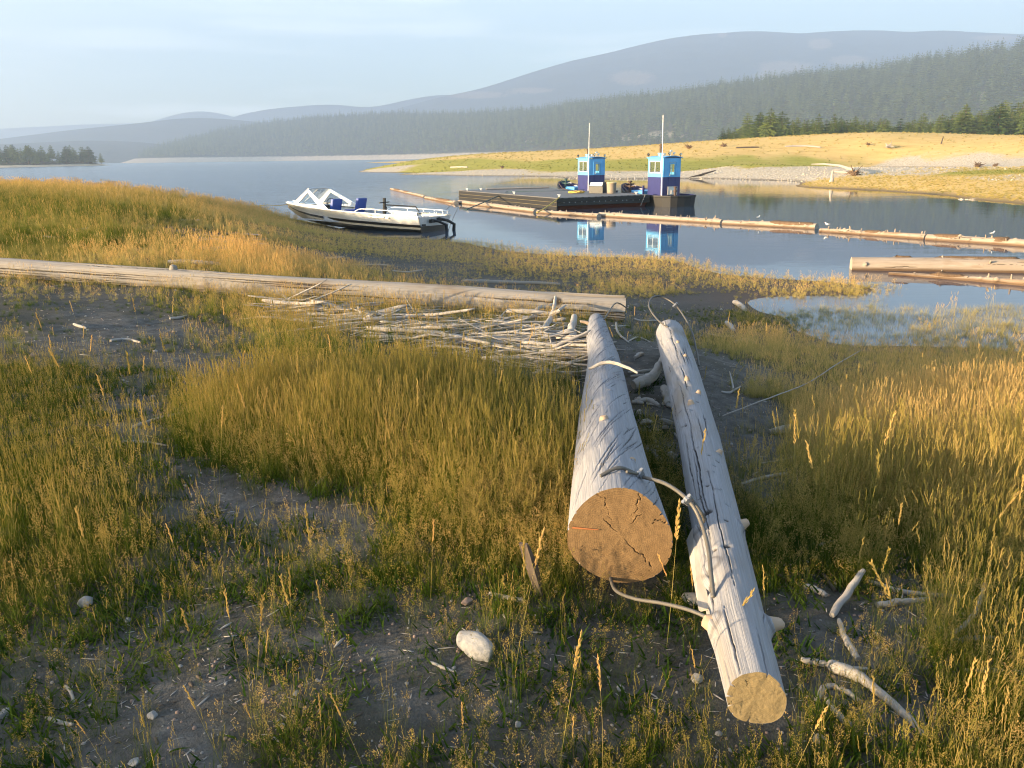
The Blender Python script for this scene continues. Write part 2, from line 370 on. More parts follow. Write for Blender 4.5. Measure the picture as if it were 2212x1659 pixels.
def mat_hill(name, forest, bare, ns):
    m, n, l = new_mat(name); g = n.new('ShaderNodeNewGeometry'); P = g.outputs['Position']
    a = noise(n, l, P, ns, 6, 0.65); b = noise(n, l, P, ns * 6, 5, 0.75, (1, 1, 0.35))
    c = ramp(n, l, b, [(0.3, tuple(x * 0.6 for x in forest)), (0.7, tuple(x * 1.4 for x in forest))])
    c = mixc(n, l, maprange(n, l, a, 0.5, 0.75, 0, 0.5), c, tuple(f * 0.6 + q * 0.25 for f, q in zip(forest, bare)))
    br = ramp(n, l, b, [(0.3, tuple(x * 0.75 for x in bare)), (0.7, tuple(x * 1.15 for x in bare))])
    c = mixc(n, l, maprange(n, l, math2(n, l, 'ADD', attr(n, 'bare'), maprange(n, l, b, 0, 1, -0.3, 0.3)), 0.35, 0.65), c, br)
    bs = N(n, 'ShaderNodeBsdfDiffuse'); l.new(c, bs.inputs['Color'])
    l.new(bump(n, l, b, 1.0, 0.12 / ns), bs.inputs['Normal']); out(n, l, bs.outputs[0]); return m
def mat_water():
    m, n, l = new_mat('lake_water'); g = n.new('ShaderNodeNewGeometry'); P = g.outputs['Position']
    sx = n.new('ShaderNodeSeparateXYZ'); l.new(P, sx.inputs[0])
    # wind ruffles the open lake beyond the sheltered channel
    big = noise(n, l, P, 0.02, 3, 0.5, (0.4, 1.6, 1))
    open_ = math2(n, l, 'SUBTRACT', math2(n, l, 'MULTIPLY', sx.outputs['Y'], 0.10), sx.outputs['X'])   # grows left and away
    ruff = maprange(n, l, math2(n, l, 'ADD', open_, maprange(n, l, big, 0, 1, -6, 6)), 9, 26)
    w1 = noise(n, l, P, 1.1, 3, 0.5, (0.5, 1.6, 1)); w2 = noise(n, l, P, 7.0, 2, 0.5, (0.6, 1.3, 1)); w3 = noise(n, l, P, 0.16, 2, 0.5, (0.5, 1.6, 1))
    h = math2(n, l, 'ADD', math2(n, l, 'MULTIPLY', w1, math2(n, l, 'ADD', math2(n, l, 'MULTIPLY', ruff, 0.24), 0.0022)), math2(n, l, 'MULTIPLY', w2, math2(n, l, 'ADD', math2(n, l, 'MULTIPLY', ruff, 0.03), 0.0006)))
    h = math2(n, l, 'ADD', h, math2(n, l, 'MULTIPLY', w3, 0.004))
    nb = n.new('ShaderNodeBump'); nb.inputs['Strength'].default_value = 1.0; nb.inputs['Distance'].default_value = 1.0; l.new(h, nb.inputs['Height'])
    b = N(n, 'ShaderNodeBsdfPrincipled', IOR=1.333); b.inputs['Base Color'].default_value = (0.024, 0.045, 0.075, 1)
    l.new(maprange(n, l, ruff, 0, 1, 0.015, 0.15), b.inputs['Roughness']); l.new(nb.outputs[0], b.inputs['Normal'])
    out(n, l, b.outputs[0]); return m
M['ground'] = mat_ground(); M['bank'] = mat_bank(); M['water'] = mat_water()
M['hill'] = mat_hill('forest_floor', (0.06, 0.06, 0.035), (0.62, 0.50, 0.36), 0.02)
M['mountain'] = mat_hill('mountain_forest', (0.035, 0.042, 0.035), (0.30, 0.20, 0.13), 0.006)

def mat_grass(name, green, mid, gold, head=False):
    m, n, l = new_mat(name)
    t = attr(n, 'tint', 'INSTANCER'); h = attr(n, 'h'); oi = n.new('ShaderNodeObjectInfo')
    f = math2(n, l, 'ADD', t, math2(n, l, 'ADD', math2(n, l, 'MULTIPLY', math2(n, l, 'SUBTRACT', h, 0.45), 0.0 if head else 0.65), math2(n, l, 'MULTIPLY', math2(n, l, 'SUBTRACT', oi.outputs['Random'], 0.5), 0.45)))
    c = ramp(n, l, f, [(0.0, green), (0.32, mid), (0.62, tuple(a * .5 + b * .5 for a, b in zip(mid, gold))), (1.0, gold)])
    d = N(n, 'ShaderNodeBsdfDiffuse'); tr = N(n, 'ShaderNodeBsdfTranslucent'); l.new(c, d.inputs['Color']); l.new(c, tr.inputs['Color'])
    mx = N(n, 'ShaderNodeMixShader'); mx.inputs[0].default_value = 0.42; l.new(d.outputs[0], mx.inputs[1]); l.new(tr.outputs[0], mx.inputs[2])
    out(n, l, mx.outputs[0]); return m
M['blade'] = mat_grass('grass_blade', (0.032, 0.058, 0.005), (0.092, 0.122, 0.010), (0.50, 0.380, 0.125))
M['seed'] = mat_grass('grass_seed', (0.24, 0.20, 0.045), (0.34, 0.26, 0.07), (0.70, 0.47, 0.18), True)
M['weed'] = mat_grass('weed_leaf', (0.025, 0.055, 0.010), (0.05, 0.085, 0.014), (0.08, 0.12, 0.018))

def mat_needles(name, c1, c2):
    m, n, l = new_mat(name); oi = n.new('ShaderNodeObjectInfo'); g = n.new('ShaderNodeNewGeometry')
    f = noise(n, l, g.outputs['Position'], 0.9, 3, 0.6)
    c = mixc(n, l, maprange(n, l, math2(n, l, 'ADD', math2(n, l, 'MULTIPLY', oi.outputs['Random'], 0.7), math2(n, l, 'MULTIPLY', f, 0.5)), 0.2, 0.95), c1, c2)
    d = N(n, 'ShaderNodeBsdfDiffuse'); tr = N(n, 'ShaderNodeBsdfTranslucent'); l.new(c, d.inputs['Color']); l.new(c, tr.inputs['Color'])
    mx = N(n, 'ShaderNodeMixShader'); mx.inputs[0].default_value = 0.2; l.new(d.outputs[0], mx.inputs[1]); l.new(tr.outputs[0], mx.inputs[2])
    out(n, l, mx.outputs[0]); return m
M['needle'] = mat_needles('pine_needles', (0.022, 0.050, 0.015), (0.150, 0.185, 0.045))
M['trunk'] = paint('pine_bark', (0.12, 0.075, 0.05), 0.9, scale=3)

# ------------------------------------------------------------------ terrain of the near shore
def uvw(p): y = max(p[1], 1.3); return (p[0] / y, math.log(y))
near_pts = [(0, 1659, 1.03), (1106, 1659, 1.0), (2212, 1659, .95), (1345, 1262, 1.03), (1633, 1575, .985), (1290, 728, .72), (1450, 758, .84), (1345, 700, .5), (700, 655, .70), (0, 608, 1.0),
            (0, 1000, 1.05), (500, 1000, 1.03), (900, 1000, 1.0), (1200, 820, .85), (900, 770, .80), (400, 800, .97), (2000, 1000, .66), (2212, 1000, .66), (1700, 900, .69), (1620, 800, .55),
            (2000, 850, .34), (2212, 850, .34), (1720, 780, .36), (2212, 1300, .9), (1800, 1200, .92), (1000, 585, .30), (700, 560, .5), (1250, 605, .2), (1450, 600, .12), (1480, 650, .13), (1300, 640, .3),
            (1000, 524, 0), (1100, 543, 0), (1250, 553, 0), (1460, 564, 0), (1560, 592, 0), (1605, 635, 0.03), (1620, 662, 0.0), (1680, 690, 0.02), (1730, 720, 0.01), (1790, 745, 0.02), (1950, 752, .02), (2212, 770, .02),
            (1600, 620, .07), (1540, 690, .22), (1680, 668, -.06), (1800, 680, -.04), (1760, 715, -.05), (2000, 690, -.1), (2212, 690, -.12), (2212, 740, -.04), (1950, 735, -.05), (1720, 622, .04), (1850, 628, .015), (1700, 580, -.25), (1900, 570, -.5), (2212, 560, -.6), (1500, 520, -.5), (1250, 520, -.4), (1050, 500, -.4),
            (0, 540, 1.08), (300, 505, 1.15), (0, 460, 1.3), (300, 450, 1.25), (500, 475, .95), (0, 408, 1.45), (200, 412, 1.4), (400, 434, 1.15), (560, 462, .6), (640, 480, .3), (560, 530, .72), (800, 530, .2), (690, 500, .2), (420, 560, .95), (850, 515, .02), (930, 520, .02)]
near_w = [(on_level(a, b, h), h) for a, b, h in near_pts]
for px, d0, hh in ((-300, 52, 1.2), (0, 66, .2), (0, 85, -.8), (-300, 70, -.5), (200, 62, .1), (200, 80, -.8), (400, 50, .0), (400, 62, -.7), (560, 41, -.1), (560, 50, -.7), (650, 38, -.3), (650, 46, -.7), (760, 40, -.6), (900, 34, -.4), (-700, 30, 1.2), (-700, 10, 1.1), (-700, 3, 1.0), (2800, 8, .2), (2800, 4, .7), (2800, 15, -.5), (1106, 50, -1), (1800, 40, -1), (2600, 40, -1)):
    p = at(px, horizon(px), d0); near_w.append((np.array([p[0], p[1], hh]), hh))
_near = tps_fit([uvw(p) for p, h in near_w], [h for p, h in near_w], 2e-5)
def ground_z(x, y):
    x = np.atleast_1d(np.asarray(x, float)); y = np.atleast_1d(np.asarray(y, float))
    yc = np.maximum(y, 1.3); uu = np.clip(x / yc, -1.3, 1.3)
    z = _near(np.stack([uu, np.log(yc)], 1))
    z = np.clip(z, -1.2, 1.7)
    amp = np.clip((z + 0.03) / 0.4, 0.12, 1)
    return z + amp * (0.11 * fbm(x * 0.7, y * 0.7, 3, 3) + 0.055 * fbm(x * 3.1, y * 3.1, 9, 3) * (y < 30))
def gz(x, y): return float(ground_z([x], [y])[0])
def on_ground(px, py):
    d = ray(px, py); t = 1.0; prev = None
    lo, hi = 0.5, 120.0
    ts = np.exp(np.linspace(math.log(0.8), math.log(90), 160)); P = EYE[None] + d[None] * ts[:, None]
    dz = P[:, 2] - ground_z(P[:, 0], P[:, 1]); k = int(np.argmax(dz < 0))
    if dz[k] >= 0: return on_level(px, py, 0)
    lo, hi = ts[max(k - 1, 0)], ts[k]
    for _ in range(14):
        m = (lo + hi) / 2; p = EYE + d * m
        if p[2] - gz(p[0], p[1]) < 0: hi = m
        else: lo = m
    return EYE + d * hi

# vegetation map: px, py, density, height, tint, then shares of tall spikes, low blades, panicles, lying straw
VEG = [(700, 492, .9, .14, .9, .1, .8, 0, .1), (820, 508, .9, .13, .9, .1, .8, 0, .1), (1830, 1380, .15, .2, .6, .1, .5, .4, 0), (1800, 1290, .2, .2, .6, .1, .5, .4, 0), (1850, 1500, .2, .2, .6, .1, .5, .4, 0), (1780, 1550, .2, .2, .6, .1, .5, .4, 0), (1950, 1290, .25, .25, .6, .3, .4, .3, 0), (2100, 1380, .35, .35, .6, .4, .3, .3, 0), (1930, 1560, .25, .25, .6, .3, .3, .4, 0), (0, 392, 1, .45, .85, .2, .7, .1, 0), (200, 400, 1, .45, .75, .2, .7, .1, 0), (0, 450, 1, .5, .38, .2, .8, 0, 0), (150, 470, 1, .5, .36, .2, .8, 0, 0), (300, 470, 1, .5, .38, .2, .8, 0, 0), (330, 420, 1, .4, .6, .2, .7, .1, 0), (420, 440, .95, .4, .62, .2, .7, .1, 0), (250, 515, 1, .45, .42, .2, .8, 0, 0), (80, 520, .9, .4, .45, .2, .8, 0, 0), (100, 555, .7, .3, .72, .1, .5, .1, .3), (250, 560, .7, .3, .7, .1, .5, .1, .3), (400, 545, .5, .3, .75, .2, .4, .1, .3), (430, 510, .35, .25, .75, .2, .4, .1, .3), (510, 455, 1, .38, .85, .2, .7, .1, 0), (600, 480, 1, .36, .9, .2, .7, .1, 0), (560, 510, .8, .32, .9, .2, .6, 0, .2), (640, 510, 1, .2, .92, .2, .7, 0, .1), (760, 530, 1, .22, .92, .2, .7, 0, .1), (900, 530, 1, .22, .92, .2, .7, 0, .1), (480, 570, .6, .4, .85, .6, .2, .1, .1), (620, 560, .6, .35, .9, .6, .2, .1, .1), (720, 560, .35, .16, .8, .1, .4, 0, .5), (850, 570, .3, .14, .8, .1, .4, 0, .5), (1000, 555, .85, .25, .9, .2, .7, 0, .1), (1250, 580, .95, .25, .9, .2, .7, 0, .1), (1100, 610, .3, .15, .85, .1, .5, 0, .4), (1450, 590, .95, .26, .78, .2, .7, 0, .1), (1400, 625, .8, .24, .85, .2, .7, 0, .1), (1250, 625, .5, .2, .85, .1, .6, 0, .3),
       (1450, 655, .03, .1, .6, 0, .8, 0, .2), (1560, 650, .02, .1, .6, 0, .8, 0, .2), (1450, 700, .35, .1, .35, 0, .9, 0, .1), (1560, 685, .7, .12, .3, 0, .9, .1, 0), (1650, 700, .9, .2, .5, .1, .8, .1, 0), (1570, 605, .85, .24, .75, .2, .7, 0, 0), (1700, 632, .75, .25, .85, .2, .8, 0, 0), (1820, 625, .6, .3, .9, .3, .7, 0, 0), (1870, 632, .25, .2, .85, .3, .7, 0, 0), (1640, 605, .5, .2, .75, .2, .8, 0, 0), (1640, 662, 0, .1, .5, 0, 1, 0, 0), (1760, 660, 0, .1, .5, 0, 1, 0, 0), (1780, 693, 1, .14, .55, 0, 1, 0, 0), (1720, 690, 1, .16, .55, 0, 1, 0, 0), (1870, 695, 0.45, .28, .85, 0, 1, 0, 0), (2000, 650, 0, .1, .5, 0, 1, 0, 0), (2212, 650, 0, .1, .5, 0, 1, 0, 0), (1980, 690, 0.28, .28, .85, 0, 1, 0, 0), (2150, 690, 0.42, .28, .85, 0, 1, 0, 0), (2080, 720, 0.45, .28, .85, 0, 1, 0, 0), (1900, 725, 0.35, .28, .85, 0, 1, 0, 0), (2212, 735, 0.5, .28, .85, 0, 1, 0, 0), (1760, 725, .5, .14, .7, .2, .8, 0, 0), (1830, 745, .5, .2, .8, .2, .7, .1, 0), (2000, 752, .75, .22, .82, .2, .7, .1, 0),
       (1680, 760, .85, .32, .85, .4, .4, .1, .1), (1850, 780, 1, .3, .88, .3, .5, .1, .1), (2050, 790, 1, .3, .88, .3, .5, .1, .1), (2212, 800, 1, .3, .85, .3, .5, .1, .1), (1700, 850, .7, .4, .85, .4, .3, .1, .2), (2000, 880, 1, .45, .88, .4, .4, .1, .1), (2212, 900, 1, .5, .85, .4, .4, .1, .1), (1570, 800, .08, .12, .5, 0, .6, 0, .4), (1600, 880, .12, .15, .5, .1, .5, 0, .4), (1600, 960, .12, .2, .5, .3, .4, 0, .3), (1640, 1050, .25, .3, .6, .4, .3, .1, .2), (1750, 960, .55, .42, .75, .5, .3, .1, .1), (1900, 1000, .85, .5, .75, .5, .3, .1, .1), (2100, 1020, 1, .5, .72, .5, .3, .1, .1), (1750, 1100, .7, .4, .5, .2, .3, .5, 0), (1950, 1130, .8, .4, .5, .3, .3, .4, 0), (2150, 1150, .85, .45, .55, .4, .3, .3, 0), (1680, 1180, .6, .3, .35, .1, .6, .3, 0), (1850, 1230, .6, .3, .5, .1, .4, .5, 0), (2100, 1260, .75, .4, .5, .4, .3, .3, 0), (1760, 1350, .25, .2, .35, .1, .5, .4, 0), (1900, 1380, .25, .25, .5, .1, .5, .4, 0), (2100, 1400, .65, .45, .55, .5, .3, .2, 0), (1730, 1480, .4, .2, .35, .1, .6, .3, 0), (1950, 1500, .5, .35, .55, .3, .4, .3, 0), (2150, 1560, .65, .4, .5, .4, .4, .2, 0), (1800, 1620, .6, .3, .45, .2, .4, .4, 0), (2000, 1650, .6, .3, .5, .3, .4, .3, 0),
       (1460, 1080, .55, .3, .4, 0, .5, .5, 0), (1430, 960, .3, .25, .45, 0, .5, .5, 0), (1410, 860, .12, .1, .2, 0, .9, .1, 0), (1395, 760, .08, .12, .5, 0, .6, .2, .2), (1470, 1180, .6, .3, .3, 0, .7, .3, 0), (1450, 1300, .5, .2, .3, 0, .8, .2, 0),
       (1210, 950, 1, .45, .45, .5, .4, .1, 0), (1150, 1080, .95, .4, .45, .2, .4, .4, 0), (1180, 1180, .8, .35, .5, .1, .4, .5, 0), (1200, 1270, .6, .3, .5, .1, .4, .5, 0), (900, 830, .8, .48, .42, .6, .4, 0, 0), (600, 830, .8, .46, .45, .6, .4, 0, 0), (500, 880, .65, .44, .5, .6, .4, 0, 0), (750, 930, .85, .48, .42, .6, .4, 0, 0), (1050, 860, .8, .46, .42, .6, .4, 0, 0), (950, 960, 1, .45, .45, .5, .4, .1, 0), (650, 760, .6, .38, .55, .6, .4, 0, 0), (800, 745, .35, .35, .6, .8, .2, 0, 0), (950, 740, .25, .35, .7, .9, .1, 0, 0), (1150, 745, .15, .3, .7, .9, .1, 0, 0), (1200, 810, .35, .3, .5, .7, .3, 0, 0), (1100, 690, .3, .3, .85, .9, .1, 0, 0), (700, 690, .5, .35, .8, .7, .3, 0, 0), (550, 690, .8, .3, .75, .4, .5, .1, 0),
       (420, 660, .7, .25, .75, .3, .5, .1, .1), (200, 645, .45, .2, .72, .2, .5, .1, .2), (60, 680, .6, .22, .45, .1, .7, .1, .1), (230, 700, .12, .12, .5, 0, .6, .2, .2), (330, 720, .15, .12, .5, 0, .6, .2, .2), (250, 670, .35, .15, .4, 0, .8, .1, .1), (400, 745, .5, .25, .6, .2, .4, .4, 0), (300, 780, .45, .18, .45, .1, .6, .3, 0), (370, 790, .15, .15, .6, .2, .3, .4, .1), (90, 790, .45, .25, .45, .4, .4, .2, 0), (200, 760, .2, .15, .5, .1, .5, .3, .1), (100, 880, .45, .26, .4, .4, .4, .2, 0), (200, 830, .36, .25, .4, .3, .4, .3, 0), (290, 870, .15, .2, .5, .3, .3, .3, .1), (400, 860, .3, .3, .5, .5, .3, .2, 0), (290, 940, .12, .15, .5, .3, .3, .3, .1), (180, 960, .45, .25, .4, .3, .5, .2, 0), (60, 1050, .6, .25, .5, .3, .5, .1, .1), (220, 1060, .5, .3, .5, .3, .4, .2, .1), (350, 1030, .22, .3, .5, .5, .2, .2, .1), (460, 1070, .12, .2, .5, .3, .3, .3, .1), (520, 980, .7, .35, .5, .4, .3, .2, .1), (700, 1040, .6, .3, .6, .2, .3, .3, .2), (640, 1110, .12, .2, .5, .2, .3, .4, .1), (760, 1150, .15, .2, .45, .2, .3, .5, 0), (900, 1060, .65, .35, .5, .2, .4, .4, 0), (880, 1170, .5, .3, .45, .1, .4, .5, 0), (1030, 1160, .7, .35, .5, .1, .4, .5, 0),
       (100, 1200, .7, .28, .55, .2, .5, .1, .2), (280, 1180, .5, .28, .5, .2, .4, .2, .2), (430, 1190, .35, .25, .45, .2, .5, .2, .1), (560, 1180, .35, .22, .35, .1, .5, .3, .1), (150, 1330, .5, .22, .5, .1, .5, .1, .3), (330, 1320, .4, .22, .45, .1, .5, .2, .2), (500, 1290, .3, .22, .45, .2, .4, .3, .1), (640, 1290, .4, .25, .4, .1, .5, .4, 0), (800, 1290, .4, .28, .4, .1, .5, .4, 0), (950, 1270, .5, .28, .45, .1, .4, .5, 0), (90, 1440, .4, .2, .4, .1, .6, .1, .2), (300, 1420, .25, .18, .4, .1, .5, .2, .2), (480, 1400, .25, .18, .35, .1, .6, .3, 0), (620, 1400, .25, .2, .4, .1, .5, .4, 0), (770, 1400, .25, .25, .5, .1, .3, .6, 0), (500, 1490, .08, .15, .4, .2, .3, .5, 0), (800, 1480, .12, .2, .5, .1, .2, .7, 0), (930, 1430, .3, .2, .4, .1, .5, .4, 0), (120, 1560, .3, .2, .35, .1, .6, .2, .1), (280, 1590, .3, .2, .4, .2, .5, .2, .1), (480, 1590, .1, .2, .4, .2, .3, .5, 0), (640, 1600, .6, .22, .5, .1, .4, .5, 0), (780, 1620, .4, .22, .5, .1, .3, .6, 0), (950, 1580, .35, .22, .5, .1, .3, .6, 0), (1080, 1500, .3, .22, .4, .1, .5, .4, 0), (1000, 1320, .35, .22, .4, .1, .5, .4, 0), (1200, 1420, .3, .2, .35, .1, .6, .3, 0), (1330, 1420, .45, .2, .3, .1, .7, .2, 0), (1400, 1520, .4, .18, .25, .1, .8, .1, 0), (1230, 1580, .35, .2, .4, .1, .5, .4, 0), (1450, 1630, .5, .22, .4, .2, .5, .3, 0)]
VEG = [(v[0], v[1] + (75 if v[3] >= .42 and 770 <= v[1] <= 980 and 450 < v[0] < 1300 else 0), v[2], v[3] * (.55 if v[0] > 1550 and 740 < v[1] < 1060 else .62 if 740 < v[1] < 1010 else .62 if v[1] > 1250 and v[0] > 1600 else .8 if v[1] > 740 else .55 if v[1] > 640 and v[0] < 1300 else .5 if v[0] > 560 and v[1] < 600 else .6 if v[0] > 1000 and v[1] < 650 else .85), v[4] - (.24 if v[1] < 560 and v[0] < 480 else -.2 if v[1] < 650 else .0 if v[0] > 1550 and v[1] < 1100 else .32)) + tuple(v[5:]) for v in VEG]
VEG = [tuple(v[:5]) + ((.04, .96, 0, 0) if v[1] < 560 and v[0] < 480 else tuple(v[5:])) for v in VEG]
_vw = np.array([uvw(on_ground(v[0], v[1])) for v in VEG]); _vv = np.array([v[2:] for v in VEG], float)
def veg_at(x, y):
    yc = np.maximum(y, 1.4)
    q = np.stack([x / yc, np.log(yc)], 1)
    q = q + np.stack([0.09 * fbm(q[:, 0] * 14, q[:, 1] * 9, 21, 3), 0.13 * fbm(q[:, 0] * 14, q[:, 1] * 9, 25, 3)], 1)
    res = np.zeros((len(x), _vv.shape[1]))
    for s in range(0, len(x), 20000):
        d = np.linalg.norm((q[s:s + 20000, None] - _vw[None]) * np.array([1.0, 0.9]), axis=2)
        w = 1 / (d ** 3.4 + 1e-6); res[s:s + 20000] = (w @ _vv) / w.sum(1)[:, None]
    return res

ys = np.concatenate([[-26, -12, -5, -2, -.5, .4], np.exp(np.linspace(math.log(0.9), math.log(95), 300))])
ss = np.linspace(-1.25, 1.25, 330)
YY, SS = np.meshgrid(ys, ss, indexing='ij'); XX = SS * (np.maximum(YY, 0) + 1.2) + np.where(YY < 0.4, SS * 18, 0)
gx, gy = XX.ravel(), YY.ravel(); gzv = ground_z(gx, gy)
nr, nc = YY.shape
idx = np.arange(nr * nc).reshape(nr, nc)
quads = np.stack([idx[:-1, :-1], idx[:-1, 1:], idx[1:, 1:], idx[1:, :-1]], -1).reshape(-1, 4)
_vg = veg_at(gx, gy)
me = mesh_from('ground', np.stack([gx, gy, gzv], 1), quads, M['ground'], attrs={'litter': np.clip(_vg[:, 0] * 1.5 - 0.25, 0, 1)})
o = link_mesh('ground', me); set_props(o, kind='structure', label='sandy lake shore with patches of bare grey soil and mud')

# ------------------------------------------------------------------ lake
me = mesh_from('lake', [(-6500, -20, 0), (6500, -20, 0), (6500, 7900, 0), (-6500, 7900, 0)], [(0, 1, 2, 3)], M['water'], smooth=False)
o = link_mesh('lake', me); set_props(o, kind='structure', label='calm lake with a still channel and lightly rippled open water')

# ------------------------------------------------------------------ far bank
fpts = []
for a, b, h in [(780, 372, 0), (860, 378, 0), (1000, 380, 0), (1245, 388, 0), (1510, 386, 0), (1620, 389, 0), (1709, 392, 0), (1719, 403, 0), (1810, 408, 0), (1909, 413, 0), (2075, 430, 0), (2212, 441, 0),
                (1510, 369, .55), (1245, 368, .6), (1000, 369, .45), (1709, 366, .5), (1900, 362, .9), (1900, 340, 1.6), (2212, 366, .8), (2212, 337, 1.6), (2212, 417, .22), (2050, 402, .35), (1850, 390, .4), (1770, 385, .3), (1600, 355, 1.3), (1350, 350, 1.5)]:
    fpts.append((on_level(a, b, h), h))
for px, py, d0 in [(2212, 295, 180), (2500, 290, 170), (1900, 297, 210), (1560, 303, 230), (1300, 322, 220), (1000, 337, 230), (900, 346, 220), (820, 360, 205), (2212, 315, 140), (1900, 318, 150), (1560, 325, 150), (1300, 336, 160)]:
    p = at(px, py, d0); fpts.append((p, p[2]))
for px, d0, h in [(780, 150, -1), (860, 125, -.8), (1000, 112, -.8), (1245, 84, -.8), (1510, 78, -.7), (1640, 72, -.5), (1719, 57, -.6), (1909, 48, -.7), (2075, 39, -.7), (2300, 34, -.6), (700, 190, -1.5), (760, 215, -1), (780, 300, -1), (2700, 40, .2), (2700, 80, 1.5),
                  (1000, 320, 2.6), (1300, 330, 4.0), (1560, 330, 5.2), (1900, 330, 5.2), (2212, 320, 6.0), (2700, 320, 6), (1000, 520, 2), (1560, 520, 6.2), (2212, 520, 9), (2700, 520, 10), (850, 420, -.5)]:
    p = at(px, horizon(px), d0); fpts.append((np.array([p[0], p[1], h]), h))
_far = tps_fit([uvw(p) for p, h in fpts], [h for p, h in fpts], 2e-5)
def bank_z(x, y):
    x = np.atleast_1d(np.asarray(x, float)); y = np.atleast_1d(np.asarray(y, float))
    z = _far(np.stack([x / y, np.log(y)], 1))
    return np.clip(z, -2, 14) + np.clip(z / 1.0, 0.1, 1) * 0.12 * fbm(x * 0.12, y * 0.12, 5, 4) + 0.04 * fbm(x * 1.1, y * 0.9, 8, 2)
def bz(x, y): return float(bank_z([x], [y])[0])
def zone_pt(px, py):
    d = ray(px, py); ts = np.exp(np.linspace(math.log(36), math.log(340), 400)); P = EYE[None] + d[None] * ts[:, None]
    dz = P[:, 2] - np.maximum(bank_z(P[:, 0], P[:, 1]), 0); k = int(np.argmax(dz < 0))
    return P[k] if dz[k] < 0 else P[250]
# ground cover of the bank: px, py, gravel, green
ZONE = [(zone_pt(a, b), g, gr) for a, b, h, g, gr in [(1000, 376, .15, 1, 0), (1245, 380, .2, 1, 0), (1400, 379, .2, 1, 0), (1510, 378, .3, 1, 0), (1650, 380, .2, 1, 0), (1700, 372, .4, 1, 0), (1800, 370, .6, .9, 0), (1950, 355, 1.0, 1, 0), (2100, 350, 1.2, 1, 0), (2212, 348, 1.3, 1, 0), (2000, 375, .6, .7, .1), (1900, 388, .45, .1, .25), (1800, 398, .2, .15, .2), (2000, 405, .3, .1, .2), (2100, 372, .7, .15, .8), (2212, 370, .75, .1, .8), (2150, 400, .35, .3, .2), (2180, 383, .5, .5, .2), (2050, 420, .12, .1, .3), (2212, 425, .15, .1, .3),
        (1000, 362, .6, .1, .9), (1245, 358, .9, 0, 1), (1400, 358, 1.0, 0, 1), (1510, 360, 1.0, .1, 1), (1650, 355, 1.1, .1, 1), (1750, 350, 1.3, .2, .7), (1850, 344, 1.5, .3, .4), (2000, 334, 1.7, .4, .1), (2212, 330, 1.8, .4, .1)]]
for px, py, g, gr in [(900, 352, 0, 1), (1000, 350, 0, .95), (1000, 341, 0, .3), (1245, 347, 0, .8), (1245, 338, 0, .05), (1400, 346, 0, .75), (1400, 336, 0, 0), (1600, 343, 0, .7), (1600, 332, 0, .05), (1800, 328, 0, 0), (1800, 318, 0, 0), (1560, 315, 0, 0), (1300, 326, 0, 0), (1900, 310, 0, 0), (2212, 305, 0, 0), (2000, 318, 0, .1), (2212, 318, 0, 0), (1100, 341, 0, .3), (800, 368, 1, .2)]:
    ZONE.append((zone_pt(px, py), g, gr))
for px, d0 in ((1000, 300), (1300, 300), (1500, 300), (1800, 300), (2212, 300)): ZONE.append((at(px, 300, d0), 0, 0))
_zw = np.array([uvw(z[0]) for z in ZONE]); _zv = np.array([z[1:] for z in ZONE])
def zone_at(x, y):
    q = np.stack([x / y, np.log(y)], 1); q = q + np.stack([0.03 * fbm(q[:, 0] * 30, q[:, 1] * 20, 41, 3), 0.05 * fbm(q[:, 0] * 30, q[:, 1] * 30, 45, 3)], 1)
    d = np.linalg.norm((q[:, None] - _zw[None]) * np.array([1.0, 0.9]), axis=2); w = 1 / (d ** 3.5 + 1e-7)
    return (w @ _zv) / w.sum(1)[:, None]
ys = np.exp(np.linspace(math.log(33), math.log(560), 190)); us = np.linspace(-0.26, 0.95, 260)
YY, UU = np.meshgrid(ys, us, indexing='ij'); gx = (UU * YY).ravel(); gy = YY.ravel(); nr, nc = YY.shape
idx = np.arange(nr * nc).reshape(nr, nc); quads = np.stack([idx[:-1, :-1], idx[:-1, 1:], idx[1:, 1:], idx[1:, :-1]], -1).reshape(-1, 4)
zz = zone_at(gx, gy)
me = mesh_from('far_bank', np.stack([gx, gy, bank_z(gx, gy)], 1), quads, M['bank'], attrs={'gravel': zz[:, 0], 'green': zz[:, 1]})
o = link_mesh('far_bank', me); set_props(o, kind='structure', label='golden grassy far bank with a pale gravel beach along the channel')
def on_bank(px, py):
    d = ray(px, py); ts = np.exp(np.linspace(math.log(36), math.log(340), 300)); P = EYE[None] + d[None] * ts[:, None]
    dz = P[:, 2] - np.maximum(bank_z(P[:, 0], P[:, 1]), 0); k = int(np.argmax(dz < 0))
    return P[k] if dz[k] < 0 else P[200]

